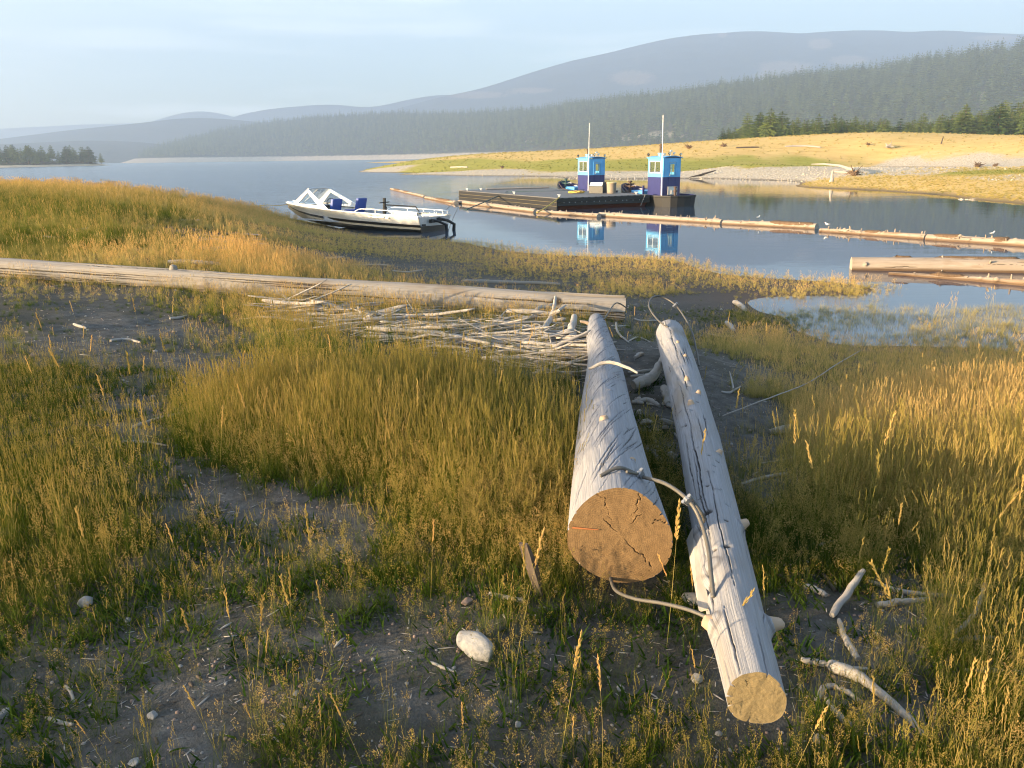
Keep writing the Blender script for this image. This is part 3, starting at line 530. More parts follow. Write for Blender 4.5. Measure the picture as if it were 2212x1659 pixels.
# ------------------------------------------------------------------ hills
def hill(name, label, cols, mat, bare=(), rows=36, rough=0.06, seed=1, tree_px=0, step=10, base_z=-2, shore=None, back=5, far=1.66, patch=.62):
    cols = np.array(cols, float) * np.array([1, 1, far, far]); X = np.arange(cols[0, 0], cols[-1, 0] + 1, step)
    ridge = np.interp(X, cols[:, 0], cols[:, 1]) + tree_px; Db = np.interp(X, cols[:, 0], cols[:, 2]); Dr = np.interp(X, cols[:, 0], cols[:, 3])
    k = max(1, int(40 / step)); ker = np.ones(2 * k + 1) / (2 * k + 1)
    sm = lambda a: np.convolve(np.pad(a, k, mode='edge'), ker, 'valid')
    ridge, Db, Dr = sm(ridge), sm(Db), sm(Dr)
    T = np.concatenate([np.linspace(0, 1, rows), 1 + np.linspace(0.15, 0.8, back)])
    V = np.zeros((len(T), len(X), 3)); B = np.zeros((len(T), len(X)))
    for j, x in enumerate(X):
        top = at(x, ridge[j], Dr[j]); bb = at(x, horizon(x), Db[j])
        for i, t in enumerate(T):
            p = bb[:2] + (top[:2] - bb[:2]) * t
            if t <= 1: e = t ** 0.85; e = e * (1 + 0.25 * (1 - t)) if True else e
            else: e = 1 - (t - 1) * 0.9
            V[i, j] = (p[0], p[1], base_z + (top[2] - base_z) * e)
    n = fbm(V[..., 0] / 160, V[..., 1] / 160, seed, 5); span = V[rows - 1, :, 2].mean()
    tt = np.clip(T, 0, 1)[:, None]
    V[..., 2] += n * span * rough * 4 * (tt * (1 - tt) * 2 + 0.02)
    for (px, py, wx, wy) in bare:
        for j, x in enumerate(X):
            if abs(x - px) > wx * 2.5: continue
            d = V[:, j] - EYE; z = d @ _f; yy = 829.5 - CAM_F * (d @ _u) / z
            B[:, j] = np.maximum(B[:, j], np.exp(-((x - px) / wx) ** 2 - ((yy - py) / wy) ** 2) * (T <= 1) * patch)
    if shore: B = np.maximum(B, np.clip(1 - (V[..., 2] - shore) / (shore * 0.8), 0, 1) * 1.0)
    nr, nc = B.shape; idx = np.arange(nr * nc).reshape(nr, nc)
    quads = np.stack([idx[:-1, :-1], idx[:-1, 1:], idx[1:, 1:], idx[1:, :-1]], -1).reshape(-1, 4)
    me = mesh_from(name, V.reshape(-1, 3), quads, mat, attrs={'bare': B.ravel()})
    o = link_mesh(name, me); set_props(o, kind='structure', label=label)
    return V, B, T

HA = hill('hill', 'long pine covered hillside behind the lake, rising to the right', [(150, 357, 1050, 1250), (237, 350, 1080, 1300), (330, 320, 1150, 1500), (400, 298, 1200, 1650), (480, 277, 1250, 1750), (560, 263, 1300, 1800), (640, 252, 1300, 1800), (700, 247, 1280, 1750), (830, 241, 1200, 1700), (1000, 242, 1050, 1550), (1150, 236, 900, 1400), (1250, 222, 800, 1300), (1400, 204, 720, 1200), (1500, 193, 680, 1150), (1700, 166, 640, 1080), (1900, 149, 600, 1000), (2000, 130, 590, 980), (2100, 120, 570, 950), (2212, 102, 560, 930), (2500, 70, 560, 900), (2900, 40, 560, 900)],
          M['hill'], [(1420, 292, 90, 14), (1350, 300, 40, 8), (2125, 208, 30, 14), (1140, 305, 35, 5)], tree_px=10, seed=31, shore=8.3)
hill('mountain', 'broad hazy blue mountain with clearings on its slopes', [(760, 262, 2300, 3000), (840, 240, 2300, 3100), (960, 207, 2300, 3200), (1040, 192, 2300, 3300), (1100, 172, 2300, 3400), (1200, 140, 2300, 3500), (1260, 125, 2300, 3500), (1300, 118, 2300, 3500), (1400, 92, 2300, 3600), (1480, 77, 2300, 3600), (1560, 71, 2300, 3600), (1640, 66, 2300, 3600), (1700, 71, 2300, 3600), (1760, 73, 2300, 3600), (1800, 64, 2300, 3600), (1850, 68, 2300, 3600), (1890, 63, 2300, 3600), (1960, 71, 2300, 3600), (2040, 63, 2300, 3600), (2070, 68, 2300, 3600), (2212, 74, 2300, 3600), (2600, 90, 2200, 3500)],
     M['mountain'], patch=1.0, bare=[(1365, 168, 55, 18), (1030, 205, 80, 9), (1150, 195, 60, 7), (1690, 145, 70, 16), (1660, 165, 40, 10), (1770, 95, 30, 14), (1560, 75, 12, 8), (2150, 82, 60, 7), (1830, 130, 50, 12), (1940, 175, 50, 10)], tree_px=0, seed=57, rough=0.05)
hill('far_ridge', 'pale blue ridge far down the lake', [(440, 300, 3300, 3500), (480, 258, 3300, 3700), (540, 242, 3300, 3700), (600, 233, 3300, 3700), (720, 224, 3300, 3700), (800, 235, 3300, 3700), (850, 222, 3300, 3700), (905, 210, 3300, 3700), (960, 203, 3300, 3700), (1040, 208, 3300, 3700), (1200, 220, 3300, 3700)], M['mountain'], seed=71, rough=0.03)
hill('far_ridge', 'low pale ridge at the left end of the lake', [(-500, 335, 2000, 2500), (-100, 312, 2000, 2500), (0, 300, 2000, 2500), (150, 281, 2000, 2500), (300, 266, 2000, 2500), (400, 254, 2000, 2500), (480, 256, 2000, 2500), (600, 268, 2000, 2500), (720, 290, 2000, 2500)], M['mountain'], seed=77, rough=0.03)
hill('far_ridge', 'faint rounded hilltop behind the low ridge', [(200, 300, 3600, 3900), (330, 262, 3600, 4000), (390, 243, 3600, 4000), (430, 238, 3600, 4000), (480, 244, 3600, 4000), (560, 270, 3600, 4000)], M['mountain'], seed=79, rough=0.02)
hill('far_ridge', 'faintest distant rise at the left edge', [(-500, 300, 4000, 4300), (0, 278, 4000, 4300), (200, 268, 4000, 4300), (330, 266, 4000, 4300), (460, 285, 4000, 4300)], M['mountain'], seed=83, rough=0.02)
hill('far_ridge', 'dim wooded slope beyond the island', [(-500, 330, 1400, 1800), (0, 312, 1400, 1800), (180, 303, 1400, 1800), (300, 306, 1400, 1800), (400, 318, 1400, 1700), (470, 342, 1400, 1600)], M['mountain'], seed=87, rough=0.03)
HI = hill('island', 'low wooded point on the left side of the lake', [(-500, 344, 430, 520), (-100, 347, 450, 540), (0, 348, 470, 560), (120, 348, 520, 600), (205, 349, 560, 620), (230, 355, 600, 625), (240, 362, 610, 625)], M['hill'], tree_px=0, seed=91, rough=0.02, rows=12, far=1.22, shore=1.0, base_z=-1)

# ------------------------------------------------------------------ scattering by geometry nodes (one object per kind of ground cover)
def proto(name, me):
    return bpy.data.objects.new(name, me)
def scatter(name, pts, rot, scl, var, tint, protos, label, kind='stuff', cat=None):
    pts = np.asarray(pts, float); n = len(pts)
    me = bpy.data.meshes.new(name); me.vertices.add(n); me.vertices.foreach_set('co', pts.ravel())
    for nm, v, ty in (('rot', rot, 'FLOAT_VECTOR'), ('scl', scl, 'FLOAT_VECTOR'), ('tint', tint, 'FLOAT'), ('var', var, 'INT')):
        a = me.attributes.new(nm, ty, 'POINT'); v = np.asarray(v)
        if ty == 'FLOAT_VECTOR':
            if v.ndim == 1: v = np.repeat(v[:, None], 3, 1)
            a.data.foreach_set('vector', v.astype(np.float32).ravel())
        else: a.data.foreach_set('value', v.astype(np.int32 if ty == 'INT' else np.float32))
    me.update()
    ob = link_mesh(name, me)
    c = bpy.data.collections.new(name + '_kinds')
    for p in protos: c.objects.link(p)
    ng = bpy.data.node_groups.new(name + '_scatter', 'GeometryNodeTree')
    ng.interface.new_socket(name='Geometry', in_out='INPUT', socket_type='NodeSocketGeometry')
    ng.interface.new_socket(name='Geometry', in_out='OUTPUT', socket_type='NodeSocketGeometry')
    nd, lk = ng.nodes, ng.links
    gi = nd.new('NodeGroupInput'); go = nd.new('NodeGroupOutput'); ip = nd.new('GeometryNodeInstanceOnPoints'); ci = nd.new('GeometryNodeCollectionInfo')
    ci.inputs['Collection'].default_value = c; ci.inputs['Separate Children'].default_value = True; ci.inputs['Reset Children'].default_value = True
    def na(nm, ty):
        a = nd.new('GeometryNodeInputNamedAttribute'); a.data_type = ty; a.inputs['Name'].default_value = nm; return a.outputs['Attribute']
    e2r = nd.new('FunctionNodeEulerToRotation')
    lk.new(na('rot', 'FLOAT_VECTOR'), e2r.inputs[0]); lk.new(e2r.outputs[0], ip.inputs['Rotation'])
    lk.new(na('scl', 'FLOAT_VECTOR'), ip.inputs['Scale']); lk.new(na('var', 'INT'), ip.inputs['Instance Index'])
    ip.inputs['Pick Instance'].default_value = True
    lk.new(gi.outputs[0], ip.inputs['Points']); lk.new(ci.outputs[0], ip.inputs['Instance']); lk.new(ip.outputs[0], go.inputs[0])
    md = ob.modifiers.new('scatter', 'NODES'); md.node_group = ng
    return set_props(ob, label=label, kind=kind, cat=cat)

# ------------------------------------------------------------------ conifers
def crown_mesh(name, rng, levels, branches, rmax, droop, gap, irregular, detail):
    V = []; F = []
    def tri(a, b, c): k = len(V); V.extend([a, b, c]); F.append((k, k + 1, k + 2))
    z0 = 0.14 + 0.1 * rng.random()
    for i in range(levels):
        t = (i + rng.random() * 0.5) / levels; z = z0 + (1.0 - z0) * t
        rr = rmax * ((1 - t) ** 0.75) * (0.8 + 0.4 * rng.random()) * (0.72 + 0.28 * min(1, t / 0.18)) + 0.012
        for k in range(branches):
            if rng.random() < gap: continue
            a = 2 * math.pi * (k + rng.random() * 0.9) / branches + i * 1.3
            L = rr * (1 - irregular + 2 * irregular * rng.random())
            w = L * (0.30 + 0.15 * rng.random()); dz = -droop * L * (1 - 0.9 * t) + 0.25 * L * t
            ca, sa = math.cos(a), math.sin(a)
            h = 0.035 * (1.2 - t)
            P = lambda r, s, zz: (ca * r - sa * s, sa * r + ca * s, z + zz)
            if not detail:
                tri(P(0, 0, h * 1.6), P(L * .75, -w, dz * .6), P(L, 0, dz)); tri(P(0, 0, h * 1.6), P(L, 0, dz), P(L * .75, w, dz * .6))
            else:
                for q in range(detail):
                    s = (q + 0.4) / detail; r0 = L * s * 0.9; ww = w * (1.05 - 0.55 * s) * (0.8 + 0.5 * rng.random()); l = L / detail * 1.5
                    zz = dz * s; j = lambda: (rng.random() - 0.5) * 0.02
                    tri(P(r0, 0, zz + h), P(r0 + l * .6, -ww, zz + dz * .25 - h * .6 + j()), P(r0 + l, -ww * .15, zz + dz * .3 + j()))
                    tri(P(r0, 0, zz + h), P(r0 + l, ww * .15, zz + dz * .3 + j()), P(r0 + l * .6, ww, zz + dz * .25 - h * .6 + j()))
    tri((0.012, 0, .93), (-0.012, 0.006, .93), (0, 0, 1.03)); tri((0, 0.012, .93), (0, -0.012, .93), (0, 0, 1.03))
    return mesh_from(name, V, F, M['needle'], smooth=False)
def trunk_mesh(name, rng):
    m = MB(); m.tube([(0, 0, -0.06), (0.004, 0, .2), (0, 0.004, .5), (0, 0, .95)], [.020, .015, .010, .003], 6); return m.mesh(name, M['trunk'], True)
tr_rng = random.Random(5)
CROWN = [crown_mesh('pine_crown', tr_rng, 17 + k % 4, 8, .17 + .022 * (k % 4), .35, .1 + .05 * (k % 3), .3, 3) for k in range(8)]
TRUNK = [trunk_mesh('pine_trunk', tr_rng) for k in range(2)]
FARP = []
for k in range(6):
    mm = crown_mesh('far_crown', tr_rng, 8 + k % 3, 6, .16 + .02 * (k % 3), .35, .1, .3, 0)
    FARP.append(proto('far_conifer_%d' % k, mm))

def pine(p, h, k, label, group, lean=0.0):
    t = thing('pine_tree', label, 'tree', p, (tr_rng.uniform(-.02, .02), lean, tr_rng.uniform(0, 6.28)), group)
    w = tr_rng.uniform(1.15, 1.6); t.scale = (h * w, h * w, h)
    link_mesh('crown', CROWN[k % 8], t); link_mesh('trunk', TRUNK[k % 2], t)
    return t
# the wood along the far bank
L_WOOD = 'dark green pine standing in the wood behind the golden far bank'
spots = []
for i in range(215):
    px = 1555 + (2330 - 1555) * (i + tr_rng.random()) / 215
    depth = tr_rng.uniform(235, 300) if px > 1700 else tr_rng.uniform(250, 300)
    top = np.interp(px, [1555, 1600, 1650, 1700, 1800, 1900, 2000, 2080, 2150, 2230, 2330], [282, 268, 245, 260, 258, 262, 260, 240, 235, 226, 220]) + tr_rng.gauss(0, 8)
    if tr_rng.random() < 0.35: top += tr_rng.uniform(8, 24)
    spots.append((px, depth, top))
spots += [(1660, 240, 235), (2212, 225, 213), (2150, 232, 224), (2075, 238, 226)]
WOOD_SPECIAL = {215: 'broad pine standing out at the left part of the wood on the far bank', 217: 'tall dark pine near the right end of the far bank wood'}
for i, (px, depth, top) in enumerate(spots):
    b = at(px, horizon(px), depth); z = bz(b[0], b[1]) - 0.3; tp = at(px, top, depth)
    if i in WOOD_SPECIAL: pine((b[0], b[1], z), tp[2] - z, i * 3, WOOD_SPECIAL[i], None)
    else: pine((b[0], b[1], z), tp[2] - z, i, L_WOOD, 'pines of the wood on the far bank')
# pines of the wooded point on the left
def surf_pts(V, B, T, n, rng, tmin=0.02, tmax=1.0, barecut=0.35, xdens=None):
    rows, cols = B.shape; rmax = int(np.searchsorted(T, tmax))
    P = []; A = V[:rmax + 1]; d1 = A[1:, :-1] - A[:-1, :-1]; d2 = A[:-1, 1:] - A[:-1, :-1]
    ar = np.linalg.norm(np.cross(d1, d2), axis=2)
    if xdens is not None: ar = ar * xdens[None, :-1]
    pr = (ar / ar.sum()).ravel(); ch = rng.choice(len(pr), size=n, p=pr)
    i = ch // (cols - 1); j = ch % (cols - 1); u = rng.random(n)[:, None]; v = rng.random(n)[:, None]
    p = A[i, j] * (1 - u) * (1 - v) + A[i + 1, j] * u * (1 - v) + A[i, j + 1] * (1 - u) * v + A[i + 1, j + 1] * u * v
    bb = B[i, j] * (1 - u[:, 0]) + B[i + 1, j] * u[:, 0]
    return p[bb < barecut]
V, B, T = HI
p_is = surf_pts(V, B, T, 5000, NR, barecut=0.45); p_is = p_is[(p_is[:, 2] > 0.5)]
d = p_is - EYE; pxs = 1106 + CAM_F * (d @ _r) / (d @ _f); vis = np.nonzero((pxs > -30) & (pxs < 232))[0]; vis = vis[NR.permutation(len(vis))[:75]]; p_is = p_is[vis]; pxs = pxs[vis]
for i, (p, px) in enumerate(zip(p_is, pxs)):
    h = np.interp(px, [0, 150, 235], [13.6, 13.4, 14.8]) * tr_rng.uniform(.62, 1.08)
    pine(tuple(p), h, i, 'hazy blue green pine on the low wooded point at the left', 'pines on the wooded point')
# the hillside forest: more than can be counted
V, B, T = HA
p_h = surf_pts(V, B, T, 26000, NR, barecut=0.5)
d = p_h - EYE; dep = d @ _f; pxs = 1106 + CAM_F * (d @ _r) / dep
dens = 0.62 + 0.9 * fbm(p_h[:, 0] / 70, p_h[:, 1] / 70, 101, 3)
keep = (p_h[:, 2] > 10 + 5 * fbm(p_h[:, 0] / 25, p_h[:, 1] / 25, 103, 2)) & (NR.random(len(p_h)) < dens + 0.25); p_h = p_h[keep]; dep = dep[keep]; pxs = pxs[keep]
hts = NR.normal(1, .28, len(p_h)).clip(.4, 1.7) * np.interp(pxs, [200, 900, 1500, 2212], [17.4, 17.4, 18.3, 22.4])
n = len(p_h); wd = NR.uniform(.8, 1.75, n)
scatter('forest', p_h, np.stack([np.zeros(n), np.zeros(n), NR.uniform(0, 6.28, n)], 1), np.stack([hts * wd, hts * wd, hts], 1), NR.integers(0, 6, n), NR.random(n), FARP,
        'pine forest covering the hillside beyond the lake')

# ------------------------------------------------------------------ grass
g_rng = random.Random(3)
def blade(V, F, H, MI, x, y, az, length, width, lean, curve, segs=3, mi=0, h0=0.0, h1=1.0):
    dx, dy = math.cos(az), math.sin(az); px_, py_ = -dy, dx
    if g_rng.random() < .5: px_, py_ = (px_ * .6 + dx * .8, py_ * .6 + dy * .8)
    b = len(V)
    for i in range(segs + 1):
        t = i / segs; a = lean + curve * t; r = length * t * math.sin((lean + a) / 2); z = length * t * math.cos((lean + a) / 2)
        w = width * (1 - t) ** .6 * .5 if i < segs else 0.0004
        V.append((x + dx * r + px_ * w, y + dy * r + py_ * w, z)); V.append((x + dx * r - px_ * w, y + dy * r - py_ * w, z)); H.extend([h0 + (h1 - h0) * t] * 2)
        if i: k = b + 2 * i; F.append((k - 2, k - 1, k + 1, k)); MI.append(mi)
    a = lean + curve; r = length * math.sin((lean + a) / 2); return (x + dx * r, y + dy * r, length * math.cos((lean + a) / 2)), (dx * math.sin(a), dy * math.sin(a), math.cos(a))
def spikelet(V, F, H, MI, p, d, l, w):
    d = Vector(d).normalized(); s = d.orthogonal().normalized(); t = d.cross(s); p = Vector(p); b = len(V)
    for q in (p, p + d * l * .45 + s * w, p + d * l, p + d * l * .45 - s * w, p + d * l * .45 + t * w, p + d * l * .45 - t * w): V.append(tuple(q)); H.append(1)
    F.append((b, b + 1, b + 2, b + 3)); F.append((b, b + 4, b + 2, b + 5)); MI.extend([1, 1])
def tuft(kind, wmul=1.0, big=1.0):
    V, F, H, MI = [], [], [], []
    U = g_rng.uniform
    if kind == 'low':
        for _ in range(int(26 * big)):
            blade(V, F, H, MI, g_rng.gauss(0, .05 * big), g_rng.gauss(0, .05 * big), U(0, 6.28), U(.35, 1.0), .010 * wmul * U(.7, 1.3), U(.05, .5), U(.1, 1.0))
    elif kind == 'spike':
        for _ in range(int(6 * big)):
            x, y = g_rng.gauss(0, .06 * big), g_rng.gauss(0, .06 * big); az = U(0, 6.28); L = U(.6, 1.15)
            p, d = blade(V, F, H, MI, x, y, az, L, .006 * wmul, U(.0, .14), U(.0, .22), 3, 0, 0, .9)
            n_ = 9
            for i in range(n_):
                q = (p[0] + d[0] * (i / n_) * .16, p[1] + d[1] * (i / n_) * .16, p[2] - .03 + d[2] * (i / n_) * .16)
                dd = (d[0] + U(-.35, .35), d[1] + U(-.35, .35), d[2]); spikelet(V, F, H, MI, q, dd, .035, .0055 * wmul)
        for _ in range(int(6 * big)):
            blade(V, F, H, MI, g_rng.gauss(0, .05 * big), g_rng.gauss(0, .05 * big), U(0, 6.28), U(.4, .85), .0075 * wmul, U(.0, .3), U(.05, .6))
    elif kind == 'panicle':
        for _ in range(int(4 * big)):
            x, y = g_rng.gauss(0, .06 * big), g_rng.gauss(0, .06 * big); az = U(0, 6.28); L = U(.6, 1.1)
            p, d = blade(V, F, H, MI, x, y, az, L, .0045 * wmul, U(.05, .3), U(.0, .35), 3, 0, 0, .9)
            for i in range(26):
                t = g_rng.random(); hh = p[2] - .22 + .24 * t; r = .055 * (1 - t) ** .7 * g_rng.random() ** .5; a = U(0, 6.28)
                q = (p[0] - d[0] * .22 * (1 - t) + r * math.cos(a), p[1] - d[1] * .22 * (1 - t) + r * math.sin(a), hh)
                spikelet(V, F, H, MI, q, (math.cos(a) * .7, math.sin(a) * .7, .7), .028, .0065 * wmul)
        for _ in range(int(10 * big)):
            blade(V, F, H, MI, g_rng.gauss(0, .06 * big), g_rng.gauss(0, .06 * big), U(0, 6.28), U(.3, .7), .006 * wmul, U(.05, .5), U(.1, .9))
    elif kind == 'straw':
        for _ in range(int(14 * big)):
            blade(V, F, H, MI, g_rng.gauss(0, .1 * big), g_rng.gauss(0, .1 * big), U(0, 6.28), U(.4, 1.1), .007 * wmul, U(.7, 1.35), U(-.2, .5), 3, 0, .6, 1)
    elif kind == 'weed':
        for _ in range(34):
            x, y = g_rng.gauss(0, .05), g_rng.gauss(0, .05); az = U(0, 6.28); blade(V, F, H, MI, x, y, az, U(.03, .07), .009, U(.3, 1.1), U(.1, .6), 3, 2)
    me = mesh_from('grass_tuft', V, F, [M['blade'], M['seed'], M['weed']], fmat=MI, smooth=False, attrs={'h': H})
    return me
KINDS_ = ['spike', 'low', 'panicle', 'straw']
NEARP = [proto('near_tuft_%02d' % i, tuft(KINDS_[i // 4], .62, 1.25)) for i in range(16)] + [proto('near_tuft_%02d' % (16 + i), tuft('weed')) for i in range(3)]
MIDP = [proto('mid_tuft_%02d' % i, tuft(KINDS_[i // 4], 1.25, 1.9)) for i in range(16)]
SHOREP = [proto('shore_tuft_%02d' % i, tuft(KINDS_[i // 4], 1.7, 1.6)) for i in range(16)]
OUTP = [proto('out_tuft_%02d' % i, tuft(KINDS_[i // 3], 2.8, 3.6)) for i in range(12)]

LOGS_AVOID = []      # footprints the grass leaves free: (x0, y0, x1, y1, half width)
LOGS_AVOID += [(0.40, 2.86, 0.93, 8.84, .17), (0.69, 2.07, 1.46, 7.43, .12), (-9.0, 12.9, 1.5, 10.95, .17)]
def seg_dist(x, y, s):
    x0, y0, x1, y1, w = s; dx, dy = x1 - x0, y1 - y0; t = np.clip(((x - x0) * dx + (y - y0) * dy) / (dx * dx + dy * dy), 0, 1)
    return np.hypot(x - x0 - t * dx, y - y0 - t * dy)
def grow(y0, y1, per_m2, hmul, protos, nvar, seed, name, label, wind=0.10, weeds=0):
    rng = np.random.default_rng(seed)
    K = 0.72; E_ = 1.7; y0 = y0 if y0 > 2 else .5; n = int(per_m2 * 2 * (K * y1 + E_) * (y1 - y0))
    y = rng.uniform(y0, y1, n); x = rng.uniform(-1, 1, n) * (K * y1 + E_); q_ = np.abs(x) < K * y + E_; x, y = x[q_], y[q_]; n = len(x)
    v = veg_at(x, y); z = ground_z(x, y)
    patch = 1.0 + 1.5 * fbm(x * 1.7, y * 1.7, 61, 3)
    d_ = np.clip((v[:, 0] - .09) * 1.15, .03, 1); d_ = d_ ** 1.4 if y1 < 17 else d_; dens = d_ * np.where(v[:, 0] > .8, .4 + .45 * patch, patch)
    keep = (rng.random(n) < dens) & (z > np.where(y > 14.5, -0.04, -0.2))
    for s in LOGS_AVOID: keep &= seg_dist(x, y, s) > s[4]
    x, y, z, v = x[keep], y[keep], z[keep], v[keep]; n = len(x)
    w = np.maximum(v[:, 3:7], 0); w = w / w.sum(1, keepdims=True); cw = np.cumsum(w, 1); ty = (rng.random(n)[:, None] > cw).sum(1).clip(0, 3)
    var = ty * nvar + rng.integers(0, nvar, n)
    kh = np.array([1.25, .62, .95, .5])[ty]
    h = v[:, 1] * kh * rng.uniform(.7, 1.25, n) * hmul
    lean = np.where(x > 0.8, wind * 2.0, wind * .5) * rng.uniform(.2, 1.4, n)
    rot = np.stack([rng.normal(0, .06, n) - lean * .2, lean + rng.normal(0, .05, n), rng.uniform(0, 6.28, n)], 1)
    # lean is applied after the spin, so spin is folded into the choice of tuft only a little
    tint = v[:, 2] + np.array([.10, -.14 if y1 < 17 else 0, .22, .4])[ty] + rng.normal(0, .10, n) + .35 * fbm(x * .8, y * .8, 71, 2)
    h = h + np.clip(-z, 0, .12); sx = h * rng.uniform(.8, 1.3, n)
    if weeds:
        m = rng.random(n) < weeds * (v[:, 2] < .33); var = np.where(m, 16 + rng.integers(0, 3, n), var); h = np.where(m, rng.uniform(.6, 1.3, n), h); sx = np.where(m, h, sx)
    return scatter(name, np.stack([x, y, z - .01], 1), rot, np.stack([sx, sx, h], 1), var, tint, protos, label)
grow(1.3, 6.5, 2400, 1.0, NEARP, 4, 1, 'grass', 'sparse green and golden grass with seed heads on the near sand', weeds=.22)
grow(6.5, 16, 250, 1.0, MIDP, 4, 2, 'grass', 'tall green gold grass around the logs')
grow(16, 34, 240, .78, SHOREP, 4, 3, 'grass', 'dense straw coloured grass on the shore beside the boat')
grow(34, 66, 60, 1.0, OUTP, 3, 4, 'grass', 'green and golden grass on the left hill and beyond')
# single tall stalks with spikes standing clear of the short grass
def stalk():
    V, F, H, MI = [], [], [], []; U = g_rng.uniform
    p, d = blade(V, F, H, MI, 0, 0, U(0, 6.28), .86, .0045, U(0, .1), U(.02, .2), 4, 0, 0, 1)
    for i in range(26):
        q = [p[k] + d[k] * (i / 26 * .26 - .08) for k in range(3)]; spikelet(V, F, H, MI, q, (d[0] + U(-.4, .4), d[1] + U(-.4, .4), d[2]), .042, .0055)
    return mesh_from('grass_stalk', V, F, [M['blade'], M['seed'], M['weed']], fmat=MI, smooth=False, attrs={'h': H})
STALKP = [proto('stalk_%d' % i, stalk()) for i in range(6)]
ST_ = [(1204, 1670, .42), (1300, 1690, .33), (525, 1500, .33), (560, 1560, .26), (1663, 1480, .36), (1890, 1680, .30), (2022, 1690, .34), (1718, 1530, .26), (490, 1690, .28), (580, 1640, .22), (800, 1690, .25), (345, 1690, .22), (1245, 1700, .22), (1520, 1560, .22), (2180, 1600, .4), (2080, 1700, .36), (240, 1690, .2), (700, 1700, .22), (1010, 1690, .2), (1700, 1700, .3), (930, 1300, .3), (1440, 1400, .55), (1500, 1140, .42), (1750, 1130, .5), (1790, 1120, .5), (1850, 1160, .55)]
_sr = np.random.default_rng(77)
for k_ in range(420):
    yy_ = float(_sr.uniform(1.9, 8.5)); xx_ = float(_sr.uniform(-.66, .66) * yy_)
    v_ = veg_at(np.array([xx_]), np.array([yy_]))[0]
    if _sr.random() < .15 + v_[3] and not any(seg_dist(np.array([xx_]), np.array([yy_]), q_)[0] < q_[4] for q_ in LOGS_AVOID): ST_.append((xx_, yy_, float(_sr.uniform(.25, .5)), 1))
_p = []
for q in ST_:
    if len(q) == 4: _p.append((q[0], q[1], gz(q[0], q[1]), q[2]))
    else:
        w = on_level(q[0], q[1], 1.0) if q[1] > 1660 else on_ground(q[0], q[1]); _p.append((w[0], w[1], gz(w[0], w[1]), q[2]))
_p = np.array(_p); n = len(_p)
scatter('grass', _p[:, :3], np.stack([_sr.normal(0, .12, n), _sr.normal(.06, .14, n), _sr.uniform(0, 6.28, n)], 1), _p[:, 3] * 1.05, _sr.integers(0, 6, n), _sr.uniform(.35, .8, n), STALKP, 'tall single grass stalks with golden spikes standing above the short grass')
# grass on the far bank
rng = np.random.default_rng(8); n = 75000
y = np.exp(rng.uniform(math.log(40), math.log(300), n)); x = rng.uniform(-.2, .72, n) * y
z = bank_z(x, y); zz = zone_at(x, y); keep = (z > .06) & (rng.random(n) < (1.0 - 1.15 * zz[:, 0]) * np.interp(y, [60, 85, 120, 300], [1, .5, .22, .22])); x, y, z, zz = x[keep], y[keep], z[keep], zz[keep]; n = len(x)
h = rng.uniform(.2, .4, n) * np.interp(y, [40, 75, 100, 300], [.35, .45, .7, 1.2]) * np.where(zz[:, 1] > .5, .75, 1)
scatter('grass', np.stack([x, y, z - .02], 1), np.stack([rng.normal(0, .1, n), rng.normal(0.05, .1, n), rng.uniform(0, 6.28, n)], 1), np.stack([h * 1.3, h * 1.3, h], 1), 3 + rng.integers(0, 3, n), 1.0 - .72 * zz[:, 1] + rng.normal(0, .1, n), OUTP, 'golden and green grass on the far bank')

# ------------------------------------------------------------------ gravel
def stone_mesh(name, mat, seed, sub=2, sq=(1, .8, .6), facets=0):
    bm = bmesh.new(); bmesh.ops.create_icosphere(bm, subdivisions=sub, radius=1); r = random.Random(seed); o = [r.uniform(0, 50) for _ in range(3)]
    for v in bm.verts:
        c = v.co; k = 1 + .38 * float(fbm(c.x * 1.1 + o[0], c.y * 1.1 + c.z * .9 + o[1], seed, 3)) + .16 * float(fbm(c.x * 3 + c.z + o[2], c.y * 3, seed + 5, 2))
        v.co = Vector((c.x * sq[0], c.y * sq[1], c.z * sq[2])) * k
    for _ in range(facets):
        nv = Vector((r.gauss(0, 1), r.gauss(0, 1), r.gauss(0, 1))).normalized(); lim = r.uniform(.62, .86) * max(v.co.dot(nv) for v in bm.verts)
        for v in bm.verts:
            q = v.co.dot(nv) - lim
            if q > 0: v.co -= nv * q * .93
    me = bpy.data.meshes.new(name); bm.to_mesh(me); bm.free(); me.materials.append(mat)
    me.polygons.foreach_set('use_smooth', np.full(len(me.polygons), True)); return me
STONEP = [proto('gravel_%d' % i, stone_mesh('gravel_stone', M[['stone_white', 'gravel_tan', 'stone_grey', 'gravel_tan'][i]], i, 1)) for i in range(4)]
# pebbles, bark chips and bits of straw lying on the near sand
CHIPP = [proto('chip_%d' % i, stone_mesh('chip', M[['stone_grey', 'stone_red', 'stick', 'dark_drift', 'stick'][i]], 40 + i, 1, [(1, .8, .6), (1, .9, .7), (2.6, .35, .25), (1.8, .5, .2), (4.5, .18, .15)][i])) for i in range(5)]
n = 16000; y = np.exp(rng.uniform(math.log(1.6), math.log(14), n)); x = rng.uniform(-.7, .7, n) * y; z = ground_z(x, y); v_ = veg_at(x, y)
keep = (z > .02) & (rng.random(n) < .95 - v_[:, 0]); x, y, z = x[keep], y[keep], z[keep]; n = len(x)
scatter('litter', np.stack([x, y, z + .001], 1), np.stack([rng.normal(0, .15, n), rng.normal(0, .15, n), rng.uniform(0, 6.28, n)], 1), rng.lognormal(math.log(.0048), .42, n) * np.interp(y, [2, 14], [.9, 2.2]), rng.integers(0, 5, n), np.zeros(n), CHIPP, 'small pebbles, bark chips and twigs strewn over the bare soil')
